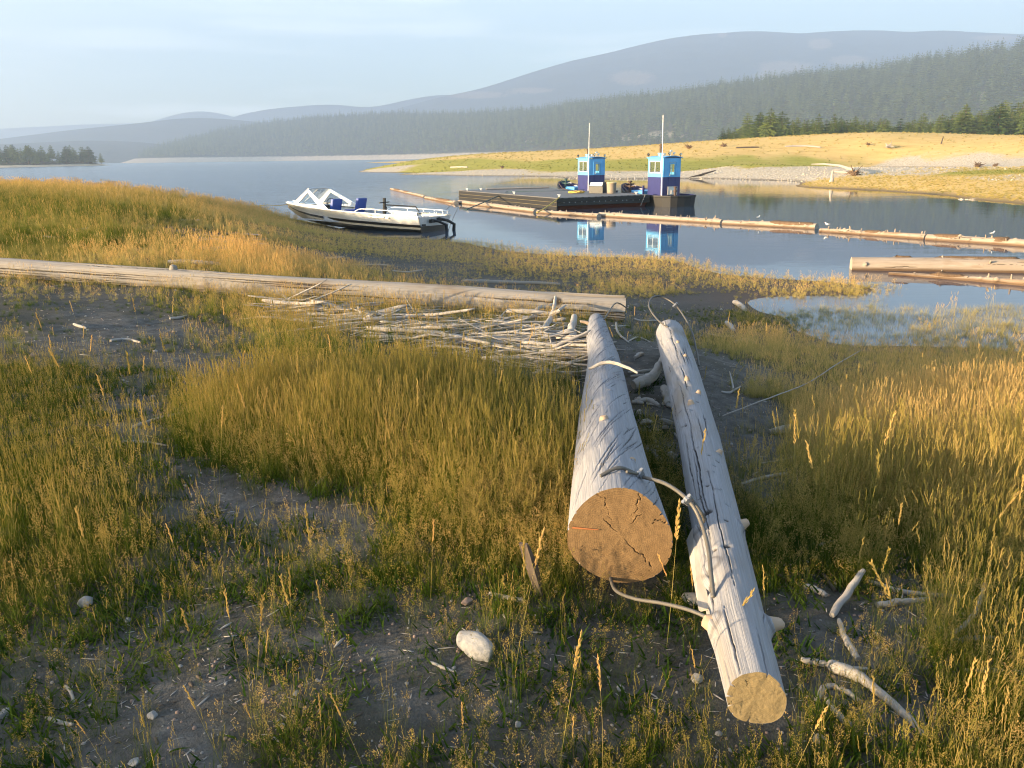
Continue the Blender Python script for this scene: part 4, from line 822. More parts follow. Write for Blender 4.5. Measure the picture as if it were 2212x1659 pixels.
n = 42000; y = np.exp(rng.uniform(math.log(55), math.log(190), n)); x = rng.uniform(-.2, .72, n) * y; z = bank_z(x, y); zz = zone_at(x, y)
keep = (z > -.02) & (rng.random(n) < (zz[:, 0] - .3) * 1.6); x, y, z = x[keep], y[keep], z[keep]; n = len(x); s = rng.lognormal(math.log(.055), .4, n)
scatter('gravel', np.stack([x, y, z], 1), rng.uniform(-.4, .4, (n, 3)) + np.stack([np.zeros(n), np.zeros(n), rng.uniform(0, 6, n)], 1), s, rng.integers(0, 4, n), np.zeros(n), STONEP, 'pale gravel of the far beach')

# ------------------------------------------------------------------ logs
def log_mesh(name, axis, mats, nt, nr, seed, cracks=None, knots=(), lump=0.03, end=True, end2=True, end_rough=0.003, dens_pow=1.0, flat=0.0, ring_cracks=None, ellipse=1.0, harm=(.012, .012)):
    """axis: list of (point, radius); returns (mesh, frame function).  cracks: dict(n, slope, len, width, depth)"""
    rng = np.random.default_rng(seed)
    A = np.array([a[0] for a in axis], float); RR = np.array([a[1] for a in axis], float)
    seg = np.linalg.norm(np.diff(A, axis=0), axis=1); S = np.concatenate([[0], np.cumsum(seg)]); L = S[-1]
    s = L * np.linspace(0, 1, nr) ** dens_pow
    C = np.stack([np.interp(s, S, A[:, k]) for k in range(3)], 1)
    if len(A) > 2:
        for _ in range(3): C[1:-1] = (C[:-2] + C[2:] + 2 * C[1:-1]) / 4 if nr < 60 else C[1:-1]
    r = np.interp(s, S, RR)
    d = (A[-1] - A[0]) / np.linalg.norm(A[-1] - A[0]); up = np.array([0, 0, 1.0]); side = np.cross(d, up); side /= np.linalg.norm(side); up = np.cross(side, d)
    th = np.linspace(0, 2 * np.pi, nt, endpoint=False)
    TH, SS = np.meshgrid(th, s); rad = np.repeat(r[:, None], nt, 1)
    cx, cyy = np.cos(TH), np.sin(TH)
    base = fbm(cx * 1.2 + SS * .7 + seed, cyy * 1.2 + SS * .25, seed, 4) * lump * 2
    base += fbm(cx * 4 + 3 + SS * 1.0, cyy * 4 + SS * 1.0, seed + 3, 3) * lump * .6
    base += harm[0] * np.cos(2 * TH + .9 + .15 * SS) + harm[1] * np.cos(3 * TH + 1.9 - .1 * SS)
    rad = rad * (1 + base)
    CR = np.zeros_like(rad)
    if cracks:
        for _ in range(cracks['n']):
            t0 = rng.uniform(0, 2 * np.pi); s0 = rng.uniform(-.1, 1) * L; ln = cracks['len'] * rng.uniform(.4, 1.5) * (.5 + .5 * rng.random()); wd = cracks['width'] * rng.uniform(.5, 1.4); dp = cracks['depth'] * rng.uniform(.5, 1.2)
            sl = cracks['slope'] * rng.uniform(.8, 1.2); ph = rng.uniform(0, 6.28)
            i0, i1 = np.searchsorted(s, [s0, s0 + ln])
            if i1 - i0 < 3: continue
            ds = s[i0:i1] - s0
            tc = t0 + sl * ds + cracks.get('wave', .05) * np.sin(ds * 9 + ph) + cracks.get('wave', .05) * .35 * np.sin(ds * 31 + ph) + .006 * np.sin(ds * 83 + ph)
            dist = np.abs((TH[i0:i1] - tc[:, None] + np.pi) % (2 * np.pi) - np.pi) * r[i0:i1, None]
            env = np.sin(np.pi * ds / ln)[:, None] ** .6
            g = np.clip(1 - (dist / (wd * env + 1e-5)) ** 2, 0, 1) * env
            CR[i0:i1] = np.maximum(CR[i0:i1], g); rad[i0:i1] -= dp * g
    kn = []
    for (ks, kt, kr, kh) in knots:      # position along, angle, radius, height (negative = hole)
        dist = np.hypot(SS - ks, ((TH - kt + np.pi) % (2 * np.pi) - np.pi) * r[:, None])
        g = np.exp(-(dist / kr) ** 2); rad += kh * g
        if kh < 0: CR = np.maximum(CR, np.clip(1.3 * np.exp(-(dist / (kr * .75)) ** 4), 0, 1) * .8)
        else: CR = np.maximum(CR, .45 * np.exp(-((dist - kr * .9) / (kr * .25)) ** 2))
    wob = rng.uniform(-1, 1)
    P = C[:, None, :] + rad[..., None] * (np.cos(TH)[..., None] * side + np.sin(TH)[..., None] * up * ellipse)
    # slightly uneven saw cut at both ends
    P[0] += d * (end_rough * fbm(np.cos(th) * 2, np.sin(th) * 2, seed + 9, 3))[:, None] * 2; 
    V = P.reshape(-1, 3); uv = np.stack([(TH / (2 * np.pi)) * 1.0, SS], -1).reshape(-1, 2)
    idx = np.arange(nr * nt).reshape(nr, nt); nx = np.roll(idx, -1, axis=1)
    Q = np.stack([idx[:-1], nx[:-1], nx[1:], idx[1:]], -1).reshape(-1, 4)
    me = mesh_from(name, V, Q, mats, uvs=uv, attrs={'crack': CR.ravel()})
    return me, dict(P=P, C=C, r=rad, d=d, side=side, up=up, s=s, th=th, L=L, ellipse=ellipse)
def face_mesh(name, info, which, mat, seed, nrad=26, checks=(), pith=(0.1, -0.05), inset=0.003, bulge=0.0):
    """sawn end: a disc of rings with radial checks cut into it; checks: (angle, r0, r1, width, depth)"""
    ring = info['P'][0 if which == 0 else -1]; c = ring.mean(0); dirn = -info['d'] if which == 0 else info['d']
    nt = len(ring); k = np.linspace(0, 1, nrad)
    pc = c + info['side'] * pith[0] * info['r'][0].mean() + info['up'] * pith[1] * info['r'][0].mean()
    P = pc + (ring - pc)[None] * k[:, None, None]
    R0 = np.linalg.norm(ring - c, axis=1).mean()
    u = ((P - pc) @ info['side']) / R0; v = ((P - pc) @ info['up']) / R0; rr = np.hypot(u, v); an = np.arctan2(v, u)
    dep = 0.0025 * fbm(u * 3, v * 3, seed, 4) * 2 + 0.0015 * fbm(u * 14, v * 14, seed + 3, 3); CR = np.zeros_like(u)
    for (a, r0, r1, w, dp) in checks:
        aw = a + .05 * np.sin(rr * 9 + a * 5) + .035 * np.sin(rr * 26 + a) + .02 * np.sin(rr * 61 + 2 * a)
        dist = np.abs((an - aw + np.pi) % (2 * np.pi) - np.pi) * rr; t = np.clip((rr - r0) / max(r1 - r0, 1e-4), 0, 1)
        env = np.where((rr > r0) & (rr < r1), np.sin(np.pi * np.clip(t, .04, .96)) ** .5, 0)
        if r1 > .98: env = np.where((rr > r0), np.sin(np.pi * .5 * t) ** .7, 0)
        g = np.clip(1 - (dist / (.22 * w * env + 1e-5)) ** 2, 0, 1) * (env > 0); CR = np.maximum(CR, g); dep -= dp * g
    fade = np.clip((1 - k) * 8, 0, 1)[:, None]
    P = P + dirn * (dep * fade - inset * 0)[..., None]
    idx = np.arange(nrad * nt).reshape(nrad, nt); nx = np.roll(idx, -1, axis=1)
    Q = np.stack([idx[:-1], idx[1:], nx[1:], nx[:-1]], -1).reshape(-1, 4)
    if which != 0: Q = Q[:, ::-1]
    return mesh_from(name, P.reshape(-1, 3), Q, mat, uvs=np.stack([u, v], -1).reshape(-1, 2), attrs={'crack': CR.ravel()})
def stub(name, p, direction, length, rad, mat, parent, seed=0):
    d = Vector(direction).normalized(); r = random.Random(seed); p = Vector(p)
    m = MB(); m.tube([p - d * rad, p + d * length * .4, p + d * length * .85 + Vector((r.uniform(-.1, .1) * length,) * 3), p + d * length], [rad * 1.5, rad * 1.05, rad * .85, rad * .3], 9)
    return m.build(name, mat, parent, True)
def surf(info, s, th, k=1.0):
    i = int(np.clip(np.searchsorted(info['s'], s), 0, len(info['s']) - 1)); r = np.interp(th % (2 * np.pi), info['th'], info['r'][i])
    n = np.cos(th) * info['side'] + np.sin(th) * info['up'] * info['ellipse']
    return info['C'][i] + n * r * k, n

# the thick log whose sawn end faces the camera.  side points right of its axis, th = pi/2 is its top
A0 = at(1340, 1160, 2.93); A1 = at(1289, 697, 8.95)
aux = lambda t, dx, dz: A0 + (A1 - A0) * t + np.array([dx, 0, dz])
axisL = [(aux(0, 0, 0), .178), (aux(.12, -.006, .004), .165), (aux(.28, -.004, .012), .152), (aux(.45, .012, .018), .136), (aux(.62, .02, .012), .122), (aux(.8, 0, .008), .112), (aux(1, 0, 0), .098)]
knL = [(1.05, 1.75, .020, .012), (1.0, 1.05, .012, -.008), (1.75, 1.45, .014, .01), (.42, 1.15, .012, .01), (.33, 1.9, .012, .008), (.2, 1.55, .010, .008), (2.6, 1.75, .02, .012), (3.3, 1.2, .02, -.01), (4.0, 1.5, .03, .012), (.75, 1.3, .008, .006), (1.4, 2.0, .012, .008), (4.6, 1.1, .04, -.02)]
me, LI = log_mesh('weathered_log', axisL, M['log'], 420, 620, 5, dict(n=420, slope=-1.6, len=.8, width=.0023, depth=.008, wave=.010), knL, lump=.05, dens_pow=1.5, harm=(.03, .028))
big_log = link_mesh('weathered_log', me); set_props(big_log, 'thick silver grey log with spiral cracks and a broad brown sawn end', 'log')
rg = random.Random(2)
chk = [(1.15, .45, 1.02, .035, .03), (.42, .62, 1.02, .045, .03), (2.05, .35, 1.02, .022, .02), (-.80, .06, .92, .03, .03), (2.35, .12, .5, .03, .02), (.9, .3, .62, .03, .02), (3.5, .75, 1.02, .012, .01)]
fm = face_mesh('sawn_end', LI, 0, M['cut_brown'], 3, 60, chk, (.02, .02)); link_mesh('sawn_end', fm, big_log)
link_mesh('far_end', face_mesh('far_end', LI, 1, M['cut_grey'], 4, 12), big_log)
for (s_, t_, l_, r_) in [(5.75, 2.75, .09, .016), (1.05, 1.76, .012, .018), (.44, 1.15, .012, .012), (2.6, 1.75, .015, .015)]:
    p, nn = surf(LI, s_, t_); stub('knot', p, nn, l_, r_, M['knot'], big_log, int(s_ * 10))
m = MB(); p0, _ = surf(LI, 0.0, 2.95, .93); p1, _ = surf(LI, 0.0, 2.8, .45); dd = LI['d'] * -0.006
m.tube([p0 + dd, (p0 + p1) / 2 + dd, p1 + dd], [.004, .003, .0015], 5); m.build('rusty_spike', M['orange_wedge'], big_log, True)

# the slimmer log on its right: thin end towards the camera
B0 = at(1634, 1510, 2.12); B1 = at(1448, 722, 7.5)
bux = lambda t, dx, dz: B0 + (B1 - B0) * t + np.array([dx, 0, dz])
axisR = [(bux(0, 0, 0), .074), (bux(.06, -.004, .004), .083), (bux(.2, .002, .012), .094), (bux(.4, .016, .014), .105), (bux(.65, .016, .01), .117), (bux(1, 0, 0), .131)]
rgk = random.Random(9)
knR = [(.34, .25, .03, .028), (.30, 2.75, .04, .02), (.52, 2.65, .03, -.02), (.62, 2.4, .045, .014), (1.05, 2.1, .03, -.018), (.95, 2.6, .03, .018), (1.0, .6, .025, .02), (1.12, 1.15, .013, -.012), (1.25, 1.5, .018, .008), (1.3, 1.85, .012, -.012), (1.55, 1.35, .01, -.01), (1.75, 1.0, .018, .012), (2.05, 1.6, .01, -.01), (2.3, 1.25, .012, -.012), (2.55, 1.8, .016, .014), (2.8, 1.3, .018, .014), (3.1, 1.7, .016, .012)]
knR += [(rgk.uniform(.7, 5.3), rgk.uniform(.7, 2.5), rgk.uniform(.009, .018), rgk.choice([-.010, .012, .012])) for _ in range(26)]
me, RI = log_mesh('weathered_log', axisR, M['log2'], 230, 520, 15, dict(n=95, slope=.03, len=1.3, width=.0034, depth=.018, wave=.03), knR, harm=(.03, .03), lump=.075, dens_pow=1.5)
slim_log = link_mesh('weathered_log', me); set_props(slim_log, 'slimmer pale knotty log with a small tan sawn end nearest the camera', 'log')
chk = [(2.0, .35, .8, .03, .02), (.35, .45, 1.02, .014, .012), (3.5, .5, 1.02, .012, .01)]
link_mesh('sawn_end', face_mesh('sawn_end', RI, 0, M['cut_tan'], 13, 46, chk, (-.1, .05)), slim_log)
link_mesh('far_end', face_mesh('far_end', RI, 1, M['cut_grey'], 14, 12), slim_log)
for (s_, t_, l_, r_) in [(.34, .22, .022, .017), (.31, 2.8, .012, .02), (1.0, .6, .015, .014), (2.55, 1.8, .016, .014), (2.8, 1.3, .018, .012), (3.1, 1.7, .015, .012), (3.9, 1.4, .018, .012), (4.4, 1.6, .018, .012), (1.75, 1.0, .014, .012), (5.2, 2.0, .05, .010)]:
    p, nn = surf(RI, s_, t_); stub('branch_stub', p, nn, l_, r_, M['knot'] if l_ < .03 else M['log2'], slim_log, int(s_ * 10))
p, nn = surf(RI, 1.02, 2.95)
m = MB(); q, _ = surf(RI, .42, 2.9, .9); m.plate([q, q + np.array([-.03, .02, -.02]), p + np.array([-.02, 0, -.05]), p], .008); m.build('torn_sliver', M['stick'], slim_log)

# the long log lying across the shore
def over_ground(px, py_low, py_mid):
    q = on_ground(px, py_low); d_ = (q - EYE) @ _f; return at(px, py_mid, d_ + .05)
LR, LM, LL = over_ground(1350, 696, 669), over_ground(650, 652, 626), over_ground(-60, 602, 574)
LL = LM + (LL - LM) * 1.25
axisX = [(LR, .172), (LR + (LM - LR) * .12, .170), (LR + (LM - LR) * .5 + np.array([0, .05, .01]), .168), (LM + np.array([0, .0, .01]), .16), (LM + (LL - LM) * .5 + np.array([0, .08, -.01]), .145), (LL, .13)]
print('long log', LR, LM, LL, [gz(*p_[:2]) for p_ in (LR, LM, LL)])
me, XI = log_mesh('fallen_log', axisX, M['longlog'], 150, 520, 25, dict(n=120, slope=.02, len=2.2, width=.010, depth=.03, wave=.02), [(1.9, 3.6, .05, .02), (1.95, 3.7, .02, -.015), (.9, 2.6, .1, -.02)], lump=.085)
long_log = link_mesh('fallen_log', me); set_props(long_log, 'very long bleached log lying across the shore behind the driftwood pile', 'log')
link_mesh('sawn_end', face_mesh('sawn_end', XI, 0, M['cut_grey'], 33, 24, [(rg.uniform(0, 6.28), .2, 1.02, .02, .02) for _ in range(6)]), long_log)
for (s_, t_, l_) in [(0.03, 1.0, 1.3), (.02, 1.75, .9), (.06, .45, 1.0)]:
    m = MB(); p, nn = surf(XI, s_, t_, 1.0); a = XI['d']
    q = [surf(XI, s_ + l_ * f, t_ + .05 * f, 1.0)[0] + nn * (.015 * (1 - f)) for f in (0, .3, .65, 1)]
    m.tube(q, [.016, .022, .018, .004], 6); m.build('splinter', M['longlog'], long_log, True)
p, nn = surf(XI, 6.3, 1.45); stub('branch_stub', p, np.array([.2, -.1, 1.]), .06, .05, M['longlog'], long_log, 3)

# ------------------------------------------------------------------ wire ropes on the logs
def wire(name, pts, rad, label, parent=None, lay=130.0):
    """laid wire rope: lobed section turning along the path"""
    P = [Vector(p) for p in pts]; dense = []
    for i in range(len(P) - 1):
        p0, p1, p2, p3 = P[max(i - 1, 0)], P[i], P[i + 1], P[min(i + 2, len(P) - 1)]
        k = max(4, int((p2 - p1).length / (rad * .5)))
        for j in range(k):
            t = j / k; dense.append(.5 * ((2 * p1) + (p2 - p0) * t + (2 * p0 - 5 * p1 + 4 * p2 - p3) * t * t + (3 * p1 - p0 - 3 * p2 + p3) * t ** 3))
    dense.append(P[-1]); nt = 24; V = []; U = []; nrm = None; Ls = 0
    for i, p in enumerate(dense):
        t = (dense[min(i + 1, len(dense) - 1)] - dense[max(i - 1, 0)]).normalized()
        nrm = t.orthogonal().normalized() if nrm is None else (nrm - t * nrm.dot(t)).normalized(); b = t.cross(nrm)
        if i: Ls += (p - dense[i - 1]).length
        for k in range(nt):
            a = 2 * math.pi * k / nt; rr = rad * (.66 + .30 * abs(math.cos(3 * (a - Ls * lay))) ** .7); V.append(p + (nrm * math.cos(a) + b * math.sin(a)) * rr); U.append((k / nt, Ls))
    F = [(i * nt + k, i * nt + (k + 1) % nt, (i + 1) * nt + (k + 1) % nt, (i + 1) * nt + k) for i in range(len(dense) - 1) for k in range(nt)]
    F += [tuple(range(nt - 1, -1, -1)), tuple((len(dense) - 1) * nt + k for k in range(nt))]
    me = mesh_from(name, V, F, M['steel_wire'], uvs=U); o = link_mesh(name, me, parent)
    if label: set_props(o, label, 'cable')
    return o
def clamp(parent, p, ax, r):
    """U-bolt clip: saddle block, bow and two nuts"""
    ax = Vector(ax).normalized(); s = ax.orthogonal().normalized(); n = ax.cross(s); p = Vector(p); m = MB()
    bow = [p + n * r * 1.5 * math.cos(a) + s * r * 1.5 * math.sin(a) for a in np.linspace(-1.6, 1.6, 9)]
    m.tube([p - n * r * 2.2 - s * r * 1.5] + bow + [p - n * r * 2.2 + s * r * 1.5], r * .38, 7)
    m.tube([p - ax * r * .9 - n * r * 1.4, p + ax * r * .9 - n * r * 1.4], r * 1.3, 8)
    for q in (-1.5, 1.5): m.tube([p + s * r * q - n * r * 1.9, p + s * r * q - n * r * 2.7], r * .75, 6)
    return m.build('cable_clamp', M['steel_clamp'], parent, True)
tL = lambda px, py, lift=0.008: None
w0, _ = surf(LI, .16, 1.95, 1.03); w1, _ = surf(LI, .20, 1.55, 1.035); w2, _ = surf(LI, .22, 1.05, 1.05)
e1 = at(1440, 1046, 2.93); e2 = at(1490, 1084, 2.80); e3 = at(1515, 1130, 2.74); e4 = at(1530, 1185, 2.66); e5 = at(1536, 1240, 2.58); e6 = at(1541, 1290, 2.52)
cab = wire('wire_rope', [w0, w1, w2, e1, e2, e3, e4, e5, e6], .0075, 'upper twisted wire rope running from the thick log down to the slim log')
clamp(cab, w2, Vector(e1) - Vector(w1), .010); clamp(cab, e2, Vector(e3) - Vector(e1), .0095)
t1 = surf(LI, .215, 1.1, 1.07)[0]; t2 = surf(LI, .17, 1.42, 1.06)[0]; wire('rope_tail', [t1, t2], .0065, None, cab)
wire('rope_tail', [e2 + np.array([.012, .01, 0]), at(1520, 1118, 2.82), surf(RI, .93, 2.35, 1.03)[0]], .0065, None, cab)
f0 = at(1318, 1245, 2.98); f1 = at(1330, 1275, 2.86); f2 = at(1370, 1293, 2.74); f3 = at(1430, 1303, 2.62); f4 = at(1490, 1318, 2.50); f5 = at(1540, 1340, 2.42); f6 = at(1572, 1357, 2.36)
cab2 = wire('wire_rope', [f0, f1, f2, f3, f4, f5, f6], .0066, 'lower wire rope hanging from under the sawn end across to the slim log')
h0 = surf(RI, 5.15, 1.9, 1.02)[0]; lp = [h0, at(1420, 690, 7.3), at(1402, 662, 7.6), at(1410, 642, 7.9), at(1432, 642, 8.0), at(1462, 662, 7.9), at(1492, 710, 7.5), at(1505, 760, 7.1), at(1510, 790, 6.85)]
cab3 = wire('wire_rope', lp, .0085, 'rusty wire loop standing up behind the far end of the slim log'); clamp(cab3, lp[5], Vector(lp[6]) - Vector(lp[4]), .013)
wire('wire_rope', [at(1305, 690, 8.6), at(1330, 655, 9.6), at(1352, 664, 10.5)], .008, 'short wire rope tying the thick log to the long log')

# ------------------------------------------------------------------ driftwood sticks
def stick_mesh(name, seed, bend=.12, r0=.5, r1=.25, fork=False, kn=3, flatten=1.0):
    """unit stick along x from 0 to 1; radius in units of the given thickness (scaled in y and z)"""
    r = random.Random(seed); n = 9; pts = []; rad = []; y = z = 0.0; vy, vz = r.uniform(-bend, bend), r.uniform(-bend, bend) * .4
    for i in range(n):
        t = i / (n - 1); pts.append((t, y, z)); rad.append((r0 + (r1 - r0) * t) * r.uniform(.82, 1.15) * (.55 if i == 0 else .45 if i == n - 1 else 1))
        vy += r.uniform(-bend, bend); vz += r.uniform(-bend, bend) * .4; y += vy / n * 2; z += vz / n * 2
    return pts, rad
def make_stick(name, P, rads, mat, label, cat='driftwood', group=None, nside=8, seed=0, fork=None, lump=.035):
    """driftwood piece through world points P with radii"""
    r = random.Random(seed); V = [Vector(p) for p in P]; k = 5; pts = []; rd = []
    for i in range(len(V) - 1):
        p0, p1, p2, p3 = V[max(i - 1, 0)], V[i], V[i + 1], V[min(i + 2, len(V) - 1)]
        for j in range(k):
            t = j / k; pts.append(.5 * ((2 * p1) + (p2 - p0) * t + (2 * p0 - 5 * p1 + 4 * p2 - p3) * t * t + (3 * p1 - p0 - 3 * p2 + p3) * t ** 3)); rd.append((rads[i] * (1 - t) + rads[i + 1] * t) * r.uniform(1 - lump, 1 + lump))
    pts.append(V[-1]); rd.append(rads[-1] * .8); rd[0] *= .8
    pts = [p + Vector((r.gauss(0, 1), r.gauss(0, 1), r.gauss(0, .5))) * rd[i] * .16 for i, p in enumerate(pts)]
    c = pts[0]; loc = Vector(c)
    m = MB(); m.tube([p - loc for p in pts], rd, nside)
    o = m.build(name, mat, None, True); o.location = loc; set_props(o, label, cat, group)
    if fork:
        for fp, fr in fork:
            f = MB(); fv = [Vector(q) - loc for q in fp]; f.tube(fv, fr, 6); f.build('branch', mat, o, True)
    return o
def gpt(px, py, lift): p = on_ground(px, py); return np.array([p[0], p[1], gz(p[0], p[1]) + lift])
def gstick(pxs, rads, label, mat='stick', cat='driftwood', group=None, seed=0, lift=None, fork=None, name='driftwood_stick'):
    rads = [q_ * .82 for q_ in rads]; P = [gpt(a, b, (rads[min(i, len(rads) - 1)] * .7 if lift is None else lift[i])) for i, (a, b) in enumerate(pxs)]
    ff = None
    if fork: ff = [([gpt(a, b, l) for a, b, l in fp], fr) for fp, fr in fork]
    return make_stick(name, P, rads, M[mat], label, cat, group, 10, seed, ff)
# right of the slim log
gstick([(1796, 1334), (1830, 1305), (1859, 1283)], [.016, .018, .013], 'pale tilted stick pointing up right among the grass beside the slim log', lift=[.01, .05, .10], seed=1)
gstick([(1812, 1341), (1826, 1385), (1853, 1428)], [.010, .014, .016], 'short thick white stick in the dark gap right of the slim log', seed=2)
gstick([(1728, 1428), (1765, 1435), (1802, 1440)], [.012, .014, .011], 'flat pale stick touching the head of the long grey branch', seed=3)
gstick([(1796, 1444), (1840, 1463), (1871, 1480), (1930, 1528), (1996, 1592)], [.026, .025, .020, .016, .011], 'long grey branch with a broad head at the bottom right', seed=4)
gstick([(1762, 1518), (1778, 1492), (1805, 1483)], [.010, .012, .010], 'small hooked stick under the head of the long grey branch', seed=5)
gstick([(1784, 1513), (1805, 1543), (1836, 1573)], [.009, .013, .012], 'stubby stick slanting towards the bottom edge right of the slim log', seed=6)
gstick([(1800, 1485), (1830, 1500), (1860, 1520)], [.010, .011, .009], 'thin stick running alongside the long grey branch', seed=26)
gstick([(1875, 1258), (1950, 1282), (2030, 1290), (2118, 1296)], [.010, .013, .012, .009], 'long thin branch half hidden in the right hand grass', seed=7)
gstick([(1895, 1312), (1950, 1304), (2014, 1298)], [.016, .015, .010], 'grey stick just below the long thin branch in the grass', seed=8)
gstick([(2043, 1384), (2085, 1358), (2108, 1335), (2122, 1300)], [.008, .010, .010, .008], 'curved stick rising at its right end in the grass', seed=9, lift=[.01, .02, .04, .08])
gstick([(2056, 1390), (2100, 1383), (2155, 1380)], [.011, .012, .009], 'straight pale stick under the curved stick', seed=10)
gstick([(2085, 1452), (2140, 1452), (2225, 1460)], [.010, .011, .010], 'dull stick reaching the right edge of the view', seed=11)
gstick([(1680, 1245), (1705, 1258), (1728, 1270)], [.009, .011, .009], 'brown twig close to the right flank of the slim log', seed=12, mat='dark_drift')
gstick([(1735, 1272), (1760, 1278), (1786, 1290)], [.016, .017, .012], 'fat grey stick end lying by the brown twig', seed=13)
gstick([(1760, 1225), (1780, 1248), (1804, 1279)], [.008, .011, .010], 'reddish stick leaning in the grass above the fat stick end', seed=14, mat='dark_drift')
gstick([(1822, 1450), (1850, 1446), (1876, 1448)], [.007, .008, .006], 'thin white twig crossing the head of the long grey branch', seed=15)
gstick([(1770, 1180), (1800, 1172), (1840, 1175)], [.008, .009, .006], 'pale twig in the shade well right of the slim log', seed=16)
gstick([(1560, 907), (1660, 893), (1740, 880), (1800, 858), (1850, 840)], [.006, .006, .005, .005, .003], 'long thin bare stalk arching over the dark soil towards the right', lift=[.03, .12, .2, .3, .38], seed=17)
gstick([(1660, 935), (1720, 930), (1790, 940), (1840, 965)], [.035, .05, .045, .03], 'pale rounded piece of log showing through the right hand grass', seed=18, lift=[.0, .01, .01, 0])
gstick([(1558, 848), (1575, 850), (1590, 842), (1600, 836)], [.012, .013, .011, .007], 'forked white twig on the dark soil right of the slim log', seed=19, fork=[([(1584, 845, .02), (1580, 833, .05), (1575, 822, .08)], [.009, .007, .003])])
gstick([(1587, 656), (1597, 663), (1610, 673)], [.05, .06, .045], 'short white log chunk at the edge of the mud by the pond', seed=20)
gstick([(1568, 698), (1575, 707), (1585, 716)], [.03, .05, .03], 'small upright white chunk on the mud right of the log ends', seed=21)
gstick([(1530, 722), (1560, 728), (1585, 726)], [.012, .014, .01], 'thin pale stick on the mud behind the slim log', seed=22)
gstick([(1588, 742), (1612, 740), (1630, 744)], [.03, .045, .03], 'grey slab lying on the mud near the pond', seed=23)
gstick([(1700, 1025), (1650, 1035), (1600, 1048)], [.012, .014, .010], 'weathered stick at the foot of the golden grass', seed=24)
gstick([(1640, 1002), (1690, 995), (1720, 985)], [.006, .006, .005], 'straight dry stem lying right of the slim log', seed=25)
# between the two logs
BT = [([(1372, 846), (1400, 835), (1420, 820), (1434, 800)], [.055, .055, .045, .035], 'thick bent white branch piece between the two logs', [.05, .06, .08, .13]),
      ([(1434, 850), (1440, 866), (1444, 884)], [.035, .045, .04], 'stubby white branch end pointing at the camera between the logs', [.05, .05, .04]),
      ([(1365, 872), (1400, 868), (1425, 880)], [.02, .025, .02], 'brown edged stick under the thick bent branch', None),
      ([(1357, 806), (1390, 803), (1418, 798)], [.012, .014, .010], 'thin stick across the dark gap, farthest of the crossing ones', None),
      ([(1362, 815), (1395, 812), (1428, 806)], [.014, .014, .010], 'thin stick across the dark gap, middle of the crossing ones', None),
      ([(1365, 826), (1398, 820), (1420, 815)], [.012, .014, .012], 'thin stick across the dark gap, nearest of the crossing ones', None),
      ([(1372, 775), (1380, 770), (1388, 766)], [.02, .025, .02], 'white knob of wood on the bare soil between the logs', None),
      ([(1330, 708), (1334, 722), (1345, 733), (1358, 742)], [.018, .016, .014, .010], 'pale curling root right beside the thick log', [.06, .03, .02, .01]),
      ([(1358, 738), (1376, 730), (1392, 734), (1404, 740)], [.010, .012, .010, .008], 'curling root tip near the middle of the gap', None),
      ([(1322, 705), (1340, 706), (1358, 704)], [.014, .014, .01], 'white stick just right of the far end of the thick log', None),
      ([(1370, 690), (1385, 694), (1420, 693)], [.016, .016, .012], 'white crooked stick behind the gap between the logs', None),
      ([(1440, 772), (1450, 764), (1456, 758)], [.012, .012, .008], 'brown twig leaning on the slim log', [.02, .08, .15])]
for i, (a, b, t, lf) in enumerate(BT): gstick(a, b, t, seed=40 + i, lift=lf)
p0, _ = surf(LI, 4.35, 2.4, 1.03); 
make_stick('driftwood_twig', [at(1271, 797, 5.3), at(1310, 783, 5.28), at(1343, 789, 5.2), at(1378, 806, 5.1)], [.010, .012, .011, .007], M['stick'], 'thin bent twig lying over the top of the thick log', 'driftwood', None, 7, 3)
PIECE = [stone_mesh('driftwood_chunk', M['stick'], 60 + i, 3, [(1.6, .7, .55), (1.2, .8, .7), (2.2, .5, .45)][i % 3], 8) for i in range(6)]
for i in range(46):
    px = R.uniform(1378, 1490); py = R.uniform(855, 1000)
    xl = np.interp(py, [850, 1000], [1372, 1400]); xr = np.interp(py, [850, 1000], [1480, 1500])
    px = R.uniform(xl, xr); s = R.uniform(.014, .034); p = gpt(px, py, s * R.uniform(.2, 1.2))
    o = link_mesh('driftwood_chunk', PIECE[i % 6]); o.location = p; o.rotation_euler = (R.uniform(-.4, .4), R.uniform(-.4, .4), R.uniform(0, 6.3)); o.scale = (s, s, s)
    set_props(o, 'small bleached chunk of wood in the heap between the two logs', 'driftwood', 'bleached chunks between the logs')
